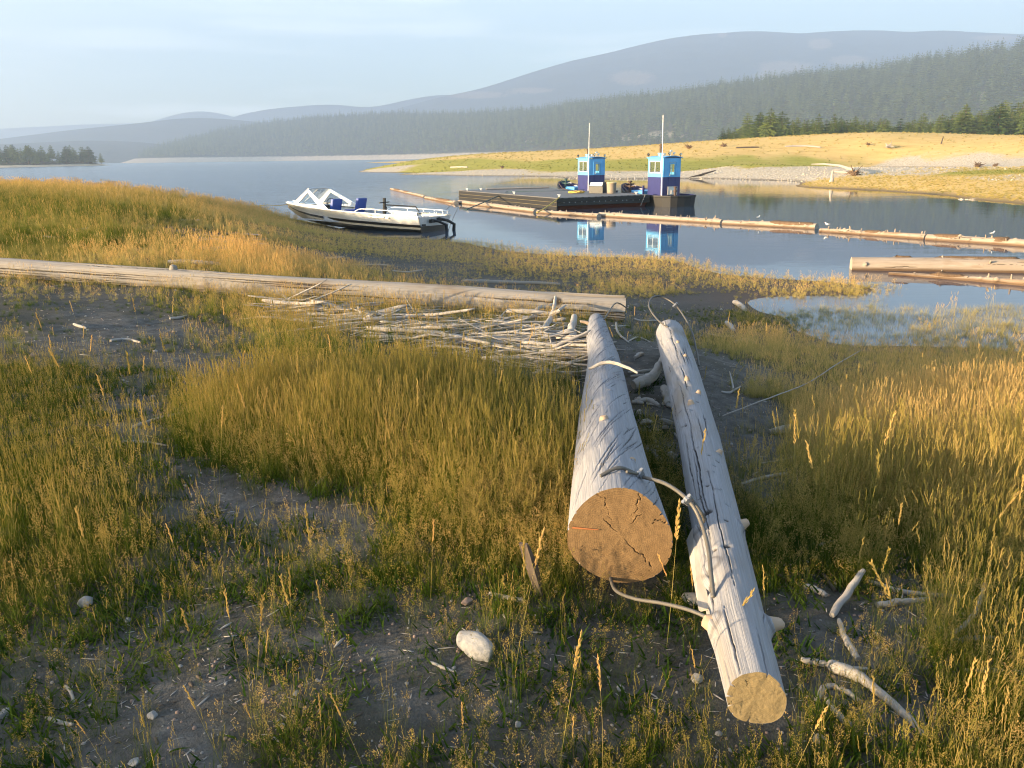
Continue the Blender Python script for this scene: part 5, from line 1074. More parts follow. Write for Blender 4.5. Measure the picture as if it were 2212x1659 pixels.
# the driftwood pile in front of the long log
_PILE = {}
for i in range(288):
    for _ in range(30):
        px = R.uniform(605, 1262); c = np.interp(px, [600, 800, 1000, 1262], [676, 702, 730, 764]); hw = np.interp(px, [600, 800, 1000, 1262], [14, 32, 50, 62]); py = R.gauss(c, hw * .5)
        if abs(py - c) < hw: break
    big = R.random()
    L = R.uniform(.25, .6) if big < .55 else R.uniform(.6, 1.25); T = (R.uniform(.014, .030) if big < .85 else R.uniform(.035, .058))
    if px > 1130: L *= .7
    a = R.gauss(-.08, .30) + (math.pi if R.random() < .5 else 0)
    if R.random() < .14: a = R.uniform(0, 6.28)
    p = gpt(px, py, 0); layer = R.random() ** 1.5 * .16 * math.exp(-((py - c) / hw) ** 2)
    # the unit stick is re-made at its own size so that its section stays round
    pts, rad = stick_mesh('stick', 300 + i % 24, .10 + .05 * (i % 3), .5, .28)
    key = (i % 24, round(L, 1), round(T, 2))
    if key not in _PILE:
        m = MB(); m.tube([((q[0] - .5) * key[1], q[1] * key[1] * .5, q[2] * key[1] * .5) for q in pts], [r_ * key[2] for r_ in rad], 7); _PILE[key] = m.mesh('driftwood_stick', M['stick'], True)
    o = link_mesh('driftwood_stick', _PILE[key]); o.location = (p[0], p[1], p[2] + T * .4 + layer); o.rotation_euler = (R.uniform(0, 6.28), R.gauss(0, .10), a)
    set_props(o, 'bleached driftwood stick in the pile before the long log', 'driftwood', 'driftwood pile before the long log')
# finer broken twigs filling the pile: more than can be counted
_tw = [proto('twig_%02d' % i, list(_PILE.values())[i * 5]) for i in range(12)]
_tp = []
while len(_tp) < 900:
    px = R.uniform(600, 1265); c = np.interp(px, [600, 800, 1000, 1262], [676, 702, 730, 764]); hw = np.interp(px, [600, 800, 1000, 1262], [16, 36, 56, 68]); py = R.gauss(c, hw * .55)
    if abs(py - c) < hw: _tp.append(gpt(px, py, R.uniform(.005, .07)))
n = len(_tp); scatter('driftwood_twigs', np.array(_tp), np.stack([NR.uniform(0, 6.28, n), NR.normal(0, .12, n), NR.normal(-.08, .5, n)], 1), NR.uniform(.22, .6, n), NR.integers(0, 12, n), np.zeros(n), _tw, 'fine broken grey twigs filling the driftwood pile')
gstick([(1095, 703), (1140, 706), (1192, 710)], [.03, .036, .032], 'straight cream coloured pole on top of the driftwood pile', seed=70, lift=[.17, .18, .17])
gstick([(1168, 735), (1186, 722), (1196, 712), (1200, 700)], [.035, .04, .03, .02], 'forked white branch rising from the right of the driftwood pile', seed=71, lift=[.08, .15, .22, .34], fork=[([(1190, 718, .2), (1206, 720, .25), (1222, 716, .3)], [.025, .02, .01])])
gstick([(1150, 697), (1165, 690), (1185, 690), (1200, 686)], [.03, .03, .028, .015], 'crooked white branch lying against the long log', seed=72, lift=[.08, .15, .16, .2])
gstick([(1235, 742), (1237, 730), (1240, 722)], [.05, .05, .04], 'short upright white stub at the right end of the driftwood pile', seed=73, lift=[.05, .12, .2])
gstick([(950, 745), (1000, 752), (1060, 760)], [.02, .022, .016], 'slender pole sloping down the front of the driftwood pile', seed=74, lift=[.12, .10, .08])
gstick([(1000, 612), (1080, 613), (1210, 617)], [.05, .05, .04], 'straight dark pole lying behind the long log', seed=75, mat='longlog')
# left part of the shore
for i, (a, b, t) in enumerate([([(288, 925), (330, 912), (395, 893)], [.016, .017, .010], 'grey branch lying on the bare sand at the left'), ([(265, 956), (310, 956), (362, 964)], [.008, .009, .006], 'thin grey twig just below the branch on the left sand'),
        ([(239, 738), (270, 735), (303, 741)], [.016, .018, .012], 'pale stick on the far sand patch at the left'), ([(160, 702), (172, 707), (186, 710)], [.018, .02, .014], 'short white stick on the upper left sand'), ([(558, 757), (580, 755), (610, 755)], [.014, .014, .012], 'straight pale stick in the tall green grass'),
        ([(367, 690), (385, 689), (402, 684)], [.018, .02, .014], 'pale stick on the sand below the long log'), ([(140, 1484), (152, 1495), (160, 1518)], [.006, .007, .005], 'small bent twig near the lower left corner'), ([(100, 1552), (125, 1562), (158, 1568)], [.007, .008, .006], 'flat twig at the bottom left'),
        ([(1056, 1284), (1095, 1294), (1134, 1304)], [.010, .012, .012], 'pale broken stick left of the thick log end'), ([(930, 1432), (960, 1445), (985, 1452)], [.006, .006, .004], 'thin twig beside the white rock'),
        ([(680, 1055), (715, 1020), (760, 1010)], [.008, .009, .006], 'grey twig at the edge of the tall grass'), ([(940, 1010), (960, 1020), (985, 1040)], [.010, .011, .007], 'short twig inside the tall grass left of the thick log')]):
    gstick(a, b, t, seed=90 + i)
q0, q1 = gpt(1166, 1291, .01), at(1130, 1174, 2.95)
m = MB(); sdv = np.array([.022, -.01, 0]); mid = (q0 + q1) / 2 + np.array([0, .02, .01])
m.plate([q0 - sdv * .5, q0 + sdv * .5, mid + sdv, q1 + sdv * .7, q1 - sdv * .6, mid - sdv], .012); o = m.build('bark_slab', M['dark_drift']); set_props(o, 'thin brown slab of bark leaning in the grass left of the thick log', 'bark')
# driftwood on the shore beyond the long log
k = 0
for (px, py, L, T, a, t) in [(490, 527, .5, .07, .1, 'white log piece at the back of the shore driftwood patch'), (470, 522, .7, .05, -.3, 'slanting grey stick at the back of the shore driftwood patch'), (520, 531, .45, .06, .3, 'grey block right of the white log piece'), (455, 541, .4, .07, 0, 'broad pale stick at the left of the shore driftwood patch'), (505, 556, .6, .07, .25, 'white flattened stick just behind the long log'), (420, 575, .9, .08, -.1, 'pale slab resting behind the long log'), (555, 531, .55, .05, -.1, 'single white stick right of the shore driftwood patch'), (440, 520, .5, .04, .2, 'thin grey stick at the left back of the shore driftwood patch'), (545, 545, .4, .05, .4, 'small grey stick among the golden stems'), (480, 570, .5, .06, .1, 'grey stick half hidden behind the long log'), (170, 500, .4, .06, .3, 'white stick in the grass on the left hill'), (115, 515, .4, .04, -.1, 'tiny pale stick low on the left hill'), (410, 480, .5, .05, .5, 'pale stick high in the shore grass'), (720, 560, .5, .04, -.2, 'grey stick on the dark mud by the boat'), (800, 575, .8, .04, -.1, 'long thin stick on the dark mud by the boat'), (880, 590, .6, .04, .1, 'pale stick in front of the dark mud')]:
    p = gpt(px, py, T * .4); P = [p + np.array([math.cos(a), math.sin(a), 0]) * L * f + np.array([0, 0, R.uniform(0, .04)]) for f in (-.5, 0, .5)]
    make_stick('driftwood_stick', P, [T * .45, T * .5, T * .35], M['stick'], t, 'driftwood', None, 7, 200 + k); k += 1
for i in range(40):
    px = R.gauss(480, 38); py = R.gauss(545, 20); p = gpt(px, py, .03); L = R.uniform(.25, .7); a = R.gauss(0, .5)
    o = link_mesh('driftwood_stick', list(_PILE.values())[i]); o.location = p; o.rotation_euler = (0, R.gauss(0, .1), a)
    set_props(o, 'small bleached stick scattered on the shore beyond the long log', 'driftwood', 'small sticks beyond the long log')
# ------------------------------------------------------------------ stones
def stone(px, py, s, mat, label, sq=(1, .8, .6), seed=1, rz=0, sink=.35, rx=0):
    p = gpt(px, py, 0); o = link_mesh('stone', stone_mesh('stone', M[mat], seed, 4 if s > .06 else 3, sq, 2 if s > .06 else 9)); o.location = (p[0], p[1], p[2] + s * sq[2] * (1 - 2 * sink)); o.scale = (s,) * 3; o.rotation_euler = (rx, 0, rz); set_props(o, label, 'stone'); return o
stone(1030, 1408, .080, 'stone_white', 'large rounded white rock on the ground left of the logs', (1.0, .55, .55), 7, -.75, .25)
for i, (px, py, s, mt, t) in enumerate([(184, 1306, .034, 'stone_white', 'angular white stone in the grass at the lower left'), (12, 1546, .024, 'stone_white', 'bright white stone at the left edge'), (330, 1548, .020, 'stone_white', 'small white stone on the bare sand at the bottom left'), (292, 1652, .020, 'stone_white', 'white stone cut by the bottom edge'), (277, 1342, .016, 'stone_white', 'tiny white stone right of the angular one'), (1008, 1304, .026, 'stone_red', 'pinkish stone above the large white rock'), (1119, 1568, .014, 'stone_grey', 'small grey stone near the bottom centre'), (1500, 1300, .045, 'stone_grey', 'grey stone under the slim log by the lower wire rope'), (1505, 1470, .028, 'stone_grey', 'flat grey stone left of the tan sawn end'), (882, 1218, .012, 'stone_white', 'white pebble on the sand patch'), (1770, 1600, .022, 'stone_grey', 'grey stone in the grass at the bottom right'), (70, 770, .03, 'stone_red', 'reddish stone on the upper left sand'), (330, 857, .02, 'stone_white', 'white stone on the sand of the left patch'), (640, 1500, .012, 'stone_grey', 'pebble on the bottom sand patch'), (1135, 1290, .012, 'stone_white', 'white pebble beside the broken stick'), (1340, 1490, .016, 'stone_grey', 'dark pebble in the weeds below the thick log')]):
    stone(px, py, s, mt, t, (1, .75, .6), 20 + i, i * 1.3, .25)

# ------------------------------------------------------------------ floating logs of the boom
LEVEL = lambda a, z=0.03: on_level(a[0], a[1], z)
def float_log(a, b, r0, r1, seed, label, sink=.0, nk=10, bark=(), group=None, nt=44, nr=150, lump=.06):
    rr = random.Random(seed); p, q = LEVEL(a, .02 - sink), LEVEL(b, .02 - sink); L = np.linalg.norm(q - p)
    kn = [(rr.uniform(0, L), rr.uniform(.3, 2.8), rr.uniform(.03, .07), rr.uniform(.02, .06)) for _ in range(nk)]
    mid = (p + q) / 2 + np.array([rr.uniform(-.08, .08), rr.uniform(-.08, .08), rr.uniform(-.01, .02)])
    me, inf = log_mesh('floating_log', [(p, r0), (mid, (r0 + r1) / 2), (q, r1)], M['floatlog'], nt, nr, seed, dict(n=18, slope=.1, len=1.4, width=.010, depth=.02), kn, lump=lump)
    o = link_mesh('floating_log', me); set_props(o, label, 'log', group)
    for w in (0, 1): link_mesh('sawn_end', face_mesh('sawn_end', inf, w, M['cut_grey'], seed + w, 10), o)
    for i in range(nk):
        s_, t_ = rr.uniform(.02, .98) * L, rr.uniform(.6, 2.5); pp, nn = surf(inf, s_, t_); stub('branch_stub', pp, nn, rr.uniform(.03, .12), rr.uniform(.012, .028), M['floatlog'], o, i)
    for (s0, s1, t0, t1) in bark:      # pieces of bark still clinging to the log
        ni, nj = max(6, int((s1 - s0) * 9)), 10; V = []
        for i in range(ni + 1):
            for j in range(nj + 1):
                u, v = i / ni, j / nj; w = 1 - .35 * (abs(2 * u - 1) ** 3) - .2 * rr.random(); th = (t0 + t1) / 2 + (v - .5) * (t1 - t0) * w
                pp, nn = surf(inf, s0 + (s1 - s0) * u + .05 * rr.uniform(-1, 1), th); V.append(pp + nn * (.022 + .016 * rr.random() if 0 < i < ni and 0 < j < nj else .002))
        F = [(i * (nj + 1) + j, i * (nj + 1) + j + 1, (i + 1) * (nj + 1) + j + 1, (i + 1) * (nj + 1) + j) for i in range(ni) for j in range(nj)]
        bm_ = mesh_from('bark', V, F, M['bark'], uvs=[(v[0] * 3, v[1] * 3) for v in V], smooth=True); link_mesh('bark', bm_, o)
    return inf
float_log((845, 409), (918, 426), .12, .13, 301, 'farthest log of the floating boom, its pale tip out in the lake', nk=9, bark=[(2, 5, .3, 1.9), (7, 9, .5, 2.2)])
float_log((920, 428), (986, 440), .13, .14, 302, 'second log of the boom, ending at the far corner of the barge', nk=9, bark=[(3.0, 6.5, .3, 2.6)])
float_log((992, 438), (1158, 458), .17, .16, 303, 'pale boom log lying along the long side of the barge', nk=8)
float_log((1162, 459), (1294, 468), .12, .14, 304, 'thin boom log floating in front of the near end of the barge', nk=9)
float_log((1296, 466), (1560, 482), .16, .15, 305, 'knobbly boom log passing in front of the rear blue cabin boat', nk=16)
float_log((1563, 483), (1764, 493), .13, .17, 306, 'boom log with orange brown bark and a round end at the gap in the boom', nk=6, bark=[(1.9, 3.6, .3, 2.9), (3.0, 3.7, 2.2, 3.2)])
float_log((1773, 499), (2000, 515), .10, .14, 307, 'boom log just right of the gap in the boom', nk=14, bark=[(1.6, 2.2, .6, 2.4)])
float_log((2003, 516), (2290, 535), .15, .17, 308, 'last boom log, running out at the right edge', nk=12, bark=[(.2, .9, .5, 2.5), (1.9, 2.3, .4, 2.2)])
inf = float_log((1838, 574), (2330, 582), .195, .20, 309, 'big grey log floating near the grass, its blunt end to the left', sink=-.06, nk=2, bark=[(1.75, 3.45, 1.2, 2.95), (.95, 1.25, 1.4, 2.0)], nt=90, nr=260, lump=.03)
float_log((1920, 591), (2300, 622), .035, .11, 310, 'thin tapering log floating in front of the big grey log', nk=5, bark=[(.8, 1.5, .4, 2.2)], nt=36)
# small birds resting on the boom
def bird(p, rz, label, s=.125):
    t = thing('bird', label, 'bird', p, (0, 0, rz))
    m = MB(); m.tube([(-.75 * s, 0, .62 * s), (-.4 * s, 0, .58 * s), (0, 0, .55 * s), (.32 * s, 0, .66 * s), (.46 * s, 0, .92 * s), (.60 * s, 0, 1.0 * s), (.72 * s, 0, .98 * s)], [.03 * s, .14 * s, .26 * s, .2 * s, .10 * s, .13 * s, .03 * s], 10); m.build('body', M['bird_white'], t, True)
    for sd in (-1, 1):
        w = MB(); w.plate([(.25 * s, sd * .22 * s, .68 * s), (-.2 * s, sd * .26 * s, .74 * s), (-.95 * s, sd * .08 * s, .66 * s), (-.2 * s, sd * .25 * s, .5 * s)], .03 * s); w.build('wing', M['bird_grey'], t)
        l = MB(); l.tube([(0.03 * s, sd * .1 * s, 0), (.0, sd * .1 * s, .4 * s)], .025 * s, 5); l.build('leg', M['black'], t)
    b = MB(); b.tube([(.68 * s, 0, .98 * s), (.92 * s, 0, .94 * s)], [.04 * s, .012 * s], 5); b.build('beak', M['orange_wedge'], t)
for (px, py, z, rz, t) in [(1637, 479, .19, .5, 'small white bird on the boom log left of the orange bark'), (1786, 493, .15, 2.5, 'small white bird at the left tip of the log right of the boom gap'), (2141, 517, .18, 0.2, 'small white bird on the last boom log near the right edge')]:
    p = on_level(px, py + 4, .02); bird((p[0], p[1], z), rz, t)

# ------------------------------------------------------------------ the white jet boat at the shore
HEAD = math.atan2(.475, -.88)
c0 = on_level(909, 503, 0); port = np.array([-math.sin(HEAD), math.cos(HEAD), 0]); org = c0 - port * .9
boat = thing('motor_boat', 'white motor boat with a black stripe and blue seats nosed into the shore grass', 'boat', (org[0], org[1], 0.0), (math.radians(1.5), math.radians(-1.8), HEAD)); boat.location.z = .05; boat.scale = (1.24, 1.1, .95)
ST = [(0, .98, .52, .80, .03, -.20), (1.2, 1.0, .53, .83, .03, -.21), (2.4, 1.0, .55, .83, .05, -.21), (3.4, .97, .585, .76, .10, -.19), (4.2, .86, .625, .60, .18, -.13), (4.9, .64, .665, .36, .30, 0.0), (5.35, .40, .695, .17, .43, .2), (5.7, .10, .72, .03, .60, .48)]
m = MB(); rows = []
for (x, yg, zg, yc, zc, zk) in ST:
    f = .36; ym, zm = yc + (yg - yc) * f, zc + (zg - zc) * f
    y2, z2 = yc + (yg - yc) * .15, zc + (zg - zc) * .15
    half = [(x, 0, zk), (x, yc, zc), (x, y2, z2), (x, y2 + .014, z2 + .012), (x, ym, zm), (x, ym + .012, zm + .012), (x, yg, zg - .03), (x, yg + .025, zg - .02), (x, yg + .02, zg + .015), (x, yg - .10, zg + .018)]
    rows.append([(a, -b, c) for a, b, c in half[:0:-1]] + half)
nn_ = len(rows[0]); V = [v for r_ in rows for v in r_]; F = []; MI = []
segm = [0, 2, 1, 0, 0, 2, 0, 0]; segm = [3, 3, 2, 1, 0, 0, 2, 0, 0]
sm_ = segm[::-1] + segm
for i in range(len(rows) - 1):
    for j in range(nn_ - 1): F.append((i * nn_ + j, (i + 1) * nn_ + j, (i + 1) * nn_ + j + 1, i * nn_ + j + 1)); MI.append(sm_[j])
m.v = V; m.uv = [(v[0], v[2]) for v in V]; m.f = F; m.m = MI
m.f.append(tuple((len(rows) - 1) * nn_ + j for j in range(nn_))); m.m.append(0)
m.build('hull', [M['white_paint'], M['black_stripe'], M['straw_line'], M['hull_bottom']], boat, True)
m = MB(); m.plate([(.0, .97, .50), (0, -.97, .50), (0, -.83, .16), (0, .83, .16)], .03, 0); m.plate([(.0, .83, .155), (0, -.83, .155), (0, -.78, -.12), (0, 0, -.2), (0, .78, -.12)], .03, 1); m.build('transom', [M['grey_metal'], M['black_stripe']], boat)
m = MB(); m.plate([(4.75, .60, .67), (4.75, -.60, .67), (5.35, -.37, .715), (5.66, -.08, .745), (5.66, .08, .745), (5.35, .37, .715)], .03); m.plate([(4.3, .70, .67), (4.3, -.70, .67), (4.78, -.58, .68), (4.78, .58, .68)], .03); m.build('foredeck', M['clean_white'], boat)
m = MB(); m.box(.05, 4.7, -.8, .8, .10, .13); m.build('cockpit_floor', M['floor_grey'], boat)
m = MB(); m.box(.04, 1.15, -.82, .82, .36, .42, 0, .02); m.box(1.15, 1.18, -.82, .82, .13, .40); m.build('engine_hatch', M['floor_grey'], boat)
for s in (-1, 1):
    m = MB(); m.plate([(1.15, s * .86, .53), (3.6, s * .85, .57), (3.6, s * .8, .13), (1.15, s * .8, .13)], .02); m.build('cockpit_side', M['floor_grey'], boat)
    # raked triangular side screen: white frame round a three cornered pane
    O = [(4.98, s * .64, .68), (4.42, s * .58, 1.30), (4.28, s * .585, 1.30), (3.28, s * .955, .58), (3.42, s * .96, .57)]
    fr = MB(); outer = [Vector((4.99, s * .645, .67)), Vector((4.36, s * .58, 1.32)), Vector((3.28, s * .965, .58))]
    cen = sum(outer, Vector()) / 3; inner = [Vector((4.72, s * .67, .74)), Vector((4.36, s * .615, 1.18)), Vector((3.78, s * .86, .72))]
    for i in range(3): j = (i + 1) % 3; fr.plate([outer[i], outer[j], inner[j], inner[i]], .035)
    f = fr.build('windscreen_frame', M['clean_white'], boat)
    g = MB(); g.plate(inner, .006); g.build('pane', M['glass'], f)
    b = MB(); q = inner + [inner[0]]; b.tube(q, .012, 6); b.build('gasket', M['black'], f, True)
m = MB(); m.tube([(4.36, -.60, 1.32), (4.40, -.3, 1.345), (4.40, .3, 1.345), (4.36, .60, 1.32)], .028, 8)
m.tube([(4.98, -.63, .69), (5.05, 0, .71), (4.98, .63, .69)], .022, 6); m.tube([(5.05, 0, .71), (4.40, 0, 1.34)], .018, 6); m.tube([(4.99, .64, .68), (4.37, .59, 1.32)], .024, 6); m.tube([(4.99, -.64, .68), (4.37, -.59, 1.32)], .024, 6)
ws = m.build('windscreen_rail', M['grey_metal'], boat, True)
for s in (-1, 1):
    m = MB(); m.plate([(5.0, s * .61, .71), (5.04, s * .02, .73), (4.41, s * .02, 1.32), (4.38, s * .56, 1.30)], .006); m.build('pane', M['glass'], ws)
m = MB(); m.box(4.35, 4.62, -.7, .7, .55, .70, 0, .02); m.build('dashboard', M['black'], boat)
m = MB(); tq = [Vector((4.22 + .05 * math.cos(a), -.42 + .16 * math.cos(a), .78 + .16 * math.sin(a))) for a in np.linspace(0, 6.283, 14)]; m.tube(tq, .014, 6); m.tube([(4.4, -.42, .72), (4.24, -.42, .78)], .015, 6); m.build('steering_wheel', M['black'], boat, True)
for s, w in ((.44, 0), (-.44, .03)):
    sx = 3.42 - (.0 if s > 0 else .35)
    st = MB(); st.box(sx - .02, sx + .48, s - .25, s + .25, .40, .54, 0, .05); st.box(sx, sx + .42, s - .18, s + .18, .13, .40)
    seat = st.build('seat', M['blue_vinyl'], boat, True)
    bk = MB(); bk.box(-.055, .055, -.255, .255, 0, .50 + w, 0, .045); k = bk.build('backrest', M['blue_vinyl'], seat, True); k.location = (sx + .0, s, .50); k.rotation_euler = (0, math.radians(-9), 0)
    bk = MB(); bk.box(.056, .085, -.17, .17, .06, .46, 0, .012); kk = bk.build('cushion', M['pale_blue_vinyl'], seat, True); kk.location = (sx + .0, s, .50); kk.rotation_euler = (0, math.radians(-9), 0)
for s in (-1, 1):
    m = MB(); zr = .70
    m.tube([(2.35, s * .93, .55), (2.18, s * .93, .66), (2.05, s * .93, .69), (.05, s * .93, .68)], .018, 7)
    for x in (1.55, .95, .55, .08): m.tube([(x, s * .93, .52), (x, s * .93, .68)], .014, 6)
    m.build('side_rail', M['clean_white'], boat, True)
m = MB(); m.tube([(.05, -.93, .68), (.05, .93, .68)], .018, 7)
for y in (-.6, -.2, .2, .6): m.tube([(.05, y, .5), (.05, y, .68)], .014, 6)
m.build('stern_rail', M['clean_white'], boat, True)
m = MB(); m.tube([(1.35, .72, .40), (1.35, .72, 1.14)], .05, 8); m.tube([(1.35, .45, .98), (1.35, .99, .96)], .022, 7); m.tube([(1.35, .72, .58), (1.32, .74, .82)], .065, 8); m.tube([(1.32, .7, .88), (.9, .55, .87), (.40, .45, .86), (.25, .43, .6)], .024, 7); m.build('black_pylon', M['black'], boat, True)
m = MB(); m.tube([(-.02, .25, .38), (-.2, .1, .33), (-.35, -.1, .2), (-.38, -.12, -.05)], .05, 7); m.tube([(-.02, -.2, .42), (-.22, -.42, .34), (-.38, -.55, .2), (-.36, -.56, -.06)], .055, 7); m.box(-.12, -.01, .15, .36, .28, .40); m.box(-.12, -.01, -.28, -.1, .32, .44); m.box(-.05, -.01, .60, .78, .17, .24); m.build('jet_steering', M['black'], boat, True)
m = MB(); m.box(1.2, 1.75, 1.0, 1.012, .40, .435); m.box(1.02, 1.12, .998, 1.02, .39, .44); m.build('side_vent', M['grey_metal'], boat)
m = MB(); m.tube([(5.2, .25, .72), (5.2, .25, .80)], .025, 6); m.tube([(5.12, .25, .80), (5.28, .25, .80)], .02, 6); m.build('bow_cleat', M['grey_metal'], boat, True)
bpy.context.view_layer.update()
BM = boat.matrix_world
def rope(name, P, r, mat, label, sag=0):
    P = [np.array(p, float) for p in P]; D = []
    for i in range(len(P) - 1):
        for j in range(8): t = j / 8; D.append(P[i] * (1 - t) + P[i + 1] * t - np.array([0, 0, sag * 4 * t * (1 - t)]))
    D.append(P[-1]); m = MB(); m.tube(D, r, 6); o = m.build(name, M[mat], None, True); return set_props(o, label, 'rope')
bt = np.array(BM @ Vector((5.7, 0, .62))); q = on_ground(530, 462); q[2] = gz(q[0], q[1]) + .3
rope('rope', [bt, (bt + q) / 2 + np.array([0, 0, .0]), q], .012, 'rope_yellow', 'thin yellow rope from the bow of the white boat into the grass', .03)

# ------------------------------------------------------------------ barge
near, leftc = on_level(1203, 427.7, .60), on_level(992, 411, .60)
av = (leftc - near)[:2]; BL = float(np.linalg.norm(av)); av = av / BL; HB = math.atan2(av[1], av[0]); bv = np.array([av[1], -av[0]])     # bv points to the right, off the bow direction
BW = 4.2
for w_ in np.arange(3, 7, .05):
    p = np.array([*(near[:2] + bv * w_), .6]); dd_ = p - EYE; px_ = 1106 + CAM_F * (dd_ @ _r) / (dd_ @ _f)
    if px_ > 1404: BW = float(w_); break
barge = thing('work_barge', 'flat black timber barge with a grey deck moored behind the log boom', 'barge', (near[0], near[1], 0), (0, 0, HB))
# local x runs along the long side away from the camera, local y = 0 is the long left side and the barge lies at negative y
m = MB(); m.plate([(0.10, -.05, .5), (0.10, -.05, .26), (.75, -.05, -.4), (BL - .6, -.05, -.4), (BL - .1, -.05, .2), (BL - .1, -.05, .5)], .02)
prof = [(.08, .52), (.08, .27), (.85, -.4), (BL - .8, -.4), (BL - .08, .2), (BL - .08, .52)]
V = [(x, -.06, z) for x, z in prof] + [(x, -BW + .06, z) for x, z in prof]; k = len(prof)
m = MB(); m.add(V, [tuple(range(k)), tuple(range(2 * k - 1, k - 1, -1))] + [(i, k + i, k + (i + 1) % k, (i + 1) % k) for i in range(k)]); m.m = [0, 0] + [1 if i in (1, 3) else 0 for i in range(k)]
m.build('hull', [M['barge_black'], M['rust']], barge)
for i in range(5):
    z1 = .56 - i * .19; xr = 0.0 if i < 2 else .0
    m = MB(); off = R.uniform(0, .02); x0, x1 = .0, BL
    m.box(x0, x1, -.06 + off, .012 + off, z1 - .172, z1, 0, .012); pl = m.build('side_plank', M['barge_black'], barge)
    if i < 3:
        m = MB(); m.box(x0 + .02, x1 - .02, -.02, .018, z1 - .186, z1 - .174); m.build('seam', M['straw_line'] if i < 2 else M['barge_black'], barge)
for i in range(2):
    z1 = .56 - i * .19; m = MB(); m.box(-.012 - .01 * i, .07, -BW, 0.02, z1 - .172, z1, 0, .012); m.build('end_plank', M['barge_black'], barge)
for i in range(15):
    y = -.35 - (BW - .7) * i / 14 + R.uniform(-.06, .06); m = MB(); m.tube([(-.03, y, .36 + R.uniform(-.015, .015)), (-.008, y, .36)], .022, 6); m.build('bolt', M['grey_metal'], barge)
for i in range(14):
    y = -.3 - (BL and (BW - .5)) * i / 13; m = MB(); m.box(-.03, .0, y - .06, y + .06, .565, .60); m.build('scupper_block', M['barge_black'], barge)
m = MB(); m.box(0, BL, -BW, 0, .562, .60); m.build('deck', M['barge_deck'], barge)
for (x, y) in ((.8, -.55), (BL - .6, -.3), (BL - .9, -1.1), (5.6, -.3), (.7, -BW + .4)):
    m = MB(); m.tube([(x - .06, y, .60), (x - .06, y, .70)], .022, 6); m.tube([(x + .06, y, .60), (x + .06, y, .70)], .022, 6); m.tube([(x - .19, y, .71), (x + .19, y, .71)], .024, 6); m.build('cleat', M['grey_metal'], barge, True)
m = MB(); m.box(BL - .012, BL + .02, -.02, .03, .0, .6); m.build('corner_strip', M['straw_line'], barge)
# things on the barge deck
def on_deck(px, py): return on_level(px, py, .602)
p, q = on_deck(1050, 410), on_deck(1186, 406.5); m = MB(); d_ = Vector(q - p); c_ = Vector(p)
m.tube([(0, 0, .05), d_ * .55 + Vector((0, 0, .06)), d_ + Vector((0, 0, .05))], [.055, .06, .05], 8); o = m.build('timber_pole', M['stick'], None, True); o.location = p; set_props(o, 'long pale pole lying along the far edge of the barge deck', 'pole')
p = on_deck(1287, 417.5); bx = thing('storage_box', 'black storage box with a pale sloping lid panel on the barge deck', 'box', (p[0], p[1], .602), (0, 0, math.radians(-30)))
m = MB(); W2 = .41; prof = [(-.02, 0), (-.02, .36), (.14, .58), (.52, .58), (.52, 0)]
V = [(-W2, y, z) for y, z in prof] + [(W2, y, z) for y, z in prof]; k = 5; m.add(V, [tuple(range(k)), tuple(range(2 * k - 1, k - 1, -1))] + [(i, k + i, k + (i + 1) % k, (i + 1) % k) for i in range(k)]); m.build('body', M['box_black'], bx)
m = MB(); m.plate([(-W2 + .04, -.012, .385), (W2 - .04, -.012, .385), (W2 - .04, .12, .57), (-W2 + .04, .12, .57)], .02); m.build('lid_panel', M['box_panel'], bx)
m = MB(); m.box(-.25, .25, -.03, -.015, .05, .10); m.build('skid', M['black'], bx)
p = on_deck(1322, 418); br = thing('barrel', 'tan grey barrel with a yellow lid beside the black box on the barge', 'barrel', (p[0], p[1] + .27, .602))
m = MB(); m.tube([(0, 0, 0), (0, 0, .10), (0, 0, .3), (0, 0, .5), (0, 0, .535)], [.235, .245, .255, .265, .272], 24); m.build('body', M['tan_bin'], br, True)
m = MB(); m.tube([(0, 0, .537), (0, 0, .56), (.0, 0, .60)], [.285, .29, .22], 24); m.build('lid', M['tan_lid'], br, True)
p = on_deck(1245, 417.5); D = []; rr = random.Random(4)
for i in range(150): a = i * .42; rad_ = .12 + .18 * rr.random(); D.append((rad_ * 1.5 * math.cos(a) + rr.gauss(0, .03), rad_ * math.sin(a), .03 + .09 * rr.random()))
m = MB(); m.tube(D, .022, 6); o = m.build('rope_coil', M['rope_yellow'], None, True); o.location = p; set_props(o, 'heap of yellow rope on the barge deck', 'rope')
rope('rope', [on_level(1108, 413, .66), on_level(1095, 414.5, .62), on_level(1008, 452, .02), on_level(975, 455, -.05)], .03, 'rope_teal', 'dark teal mooring rope from the long side of the barge down to the water', .03)
rope('rope', [on_level(1110, 413.5, .615), on_deck(1190, 413), on_deck(1262, 410)], .02, 'rope_teal', 'teal rope lying slack across the barge deck', 0)
rope('rope', [on_level(1208, 426, .63), on_level(1160, 459, .1)], .032, 'rope_yellow', 'straw coloured rope from the near corner of the barge to the boom log', .05)
rope('rope', [np.array(BM @ Vector((.2, -.8, .6))), leftc + np.array([0, 0, -.3])], .012, 'rope_grey', 'thin grey line from the stern of the white boat to the barge', .1)

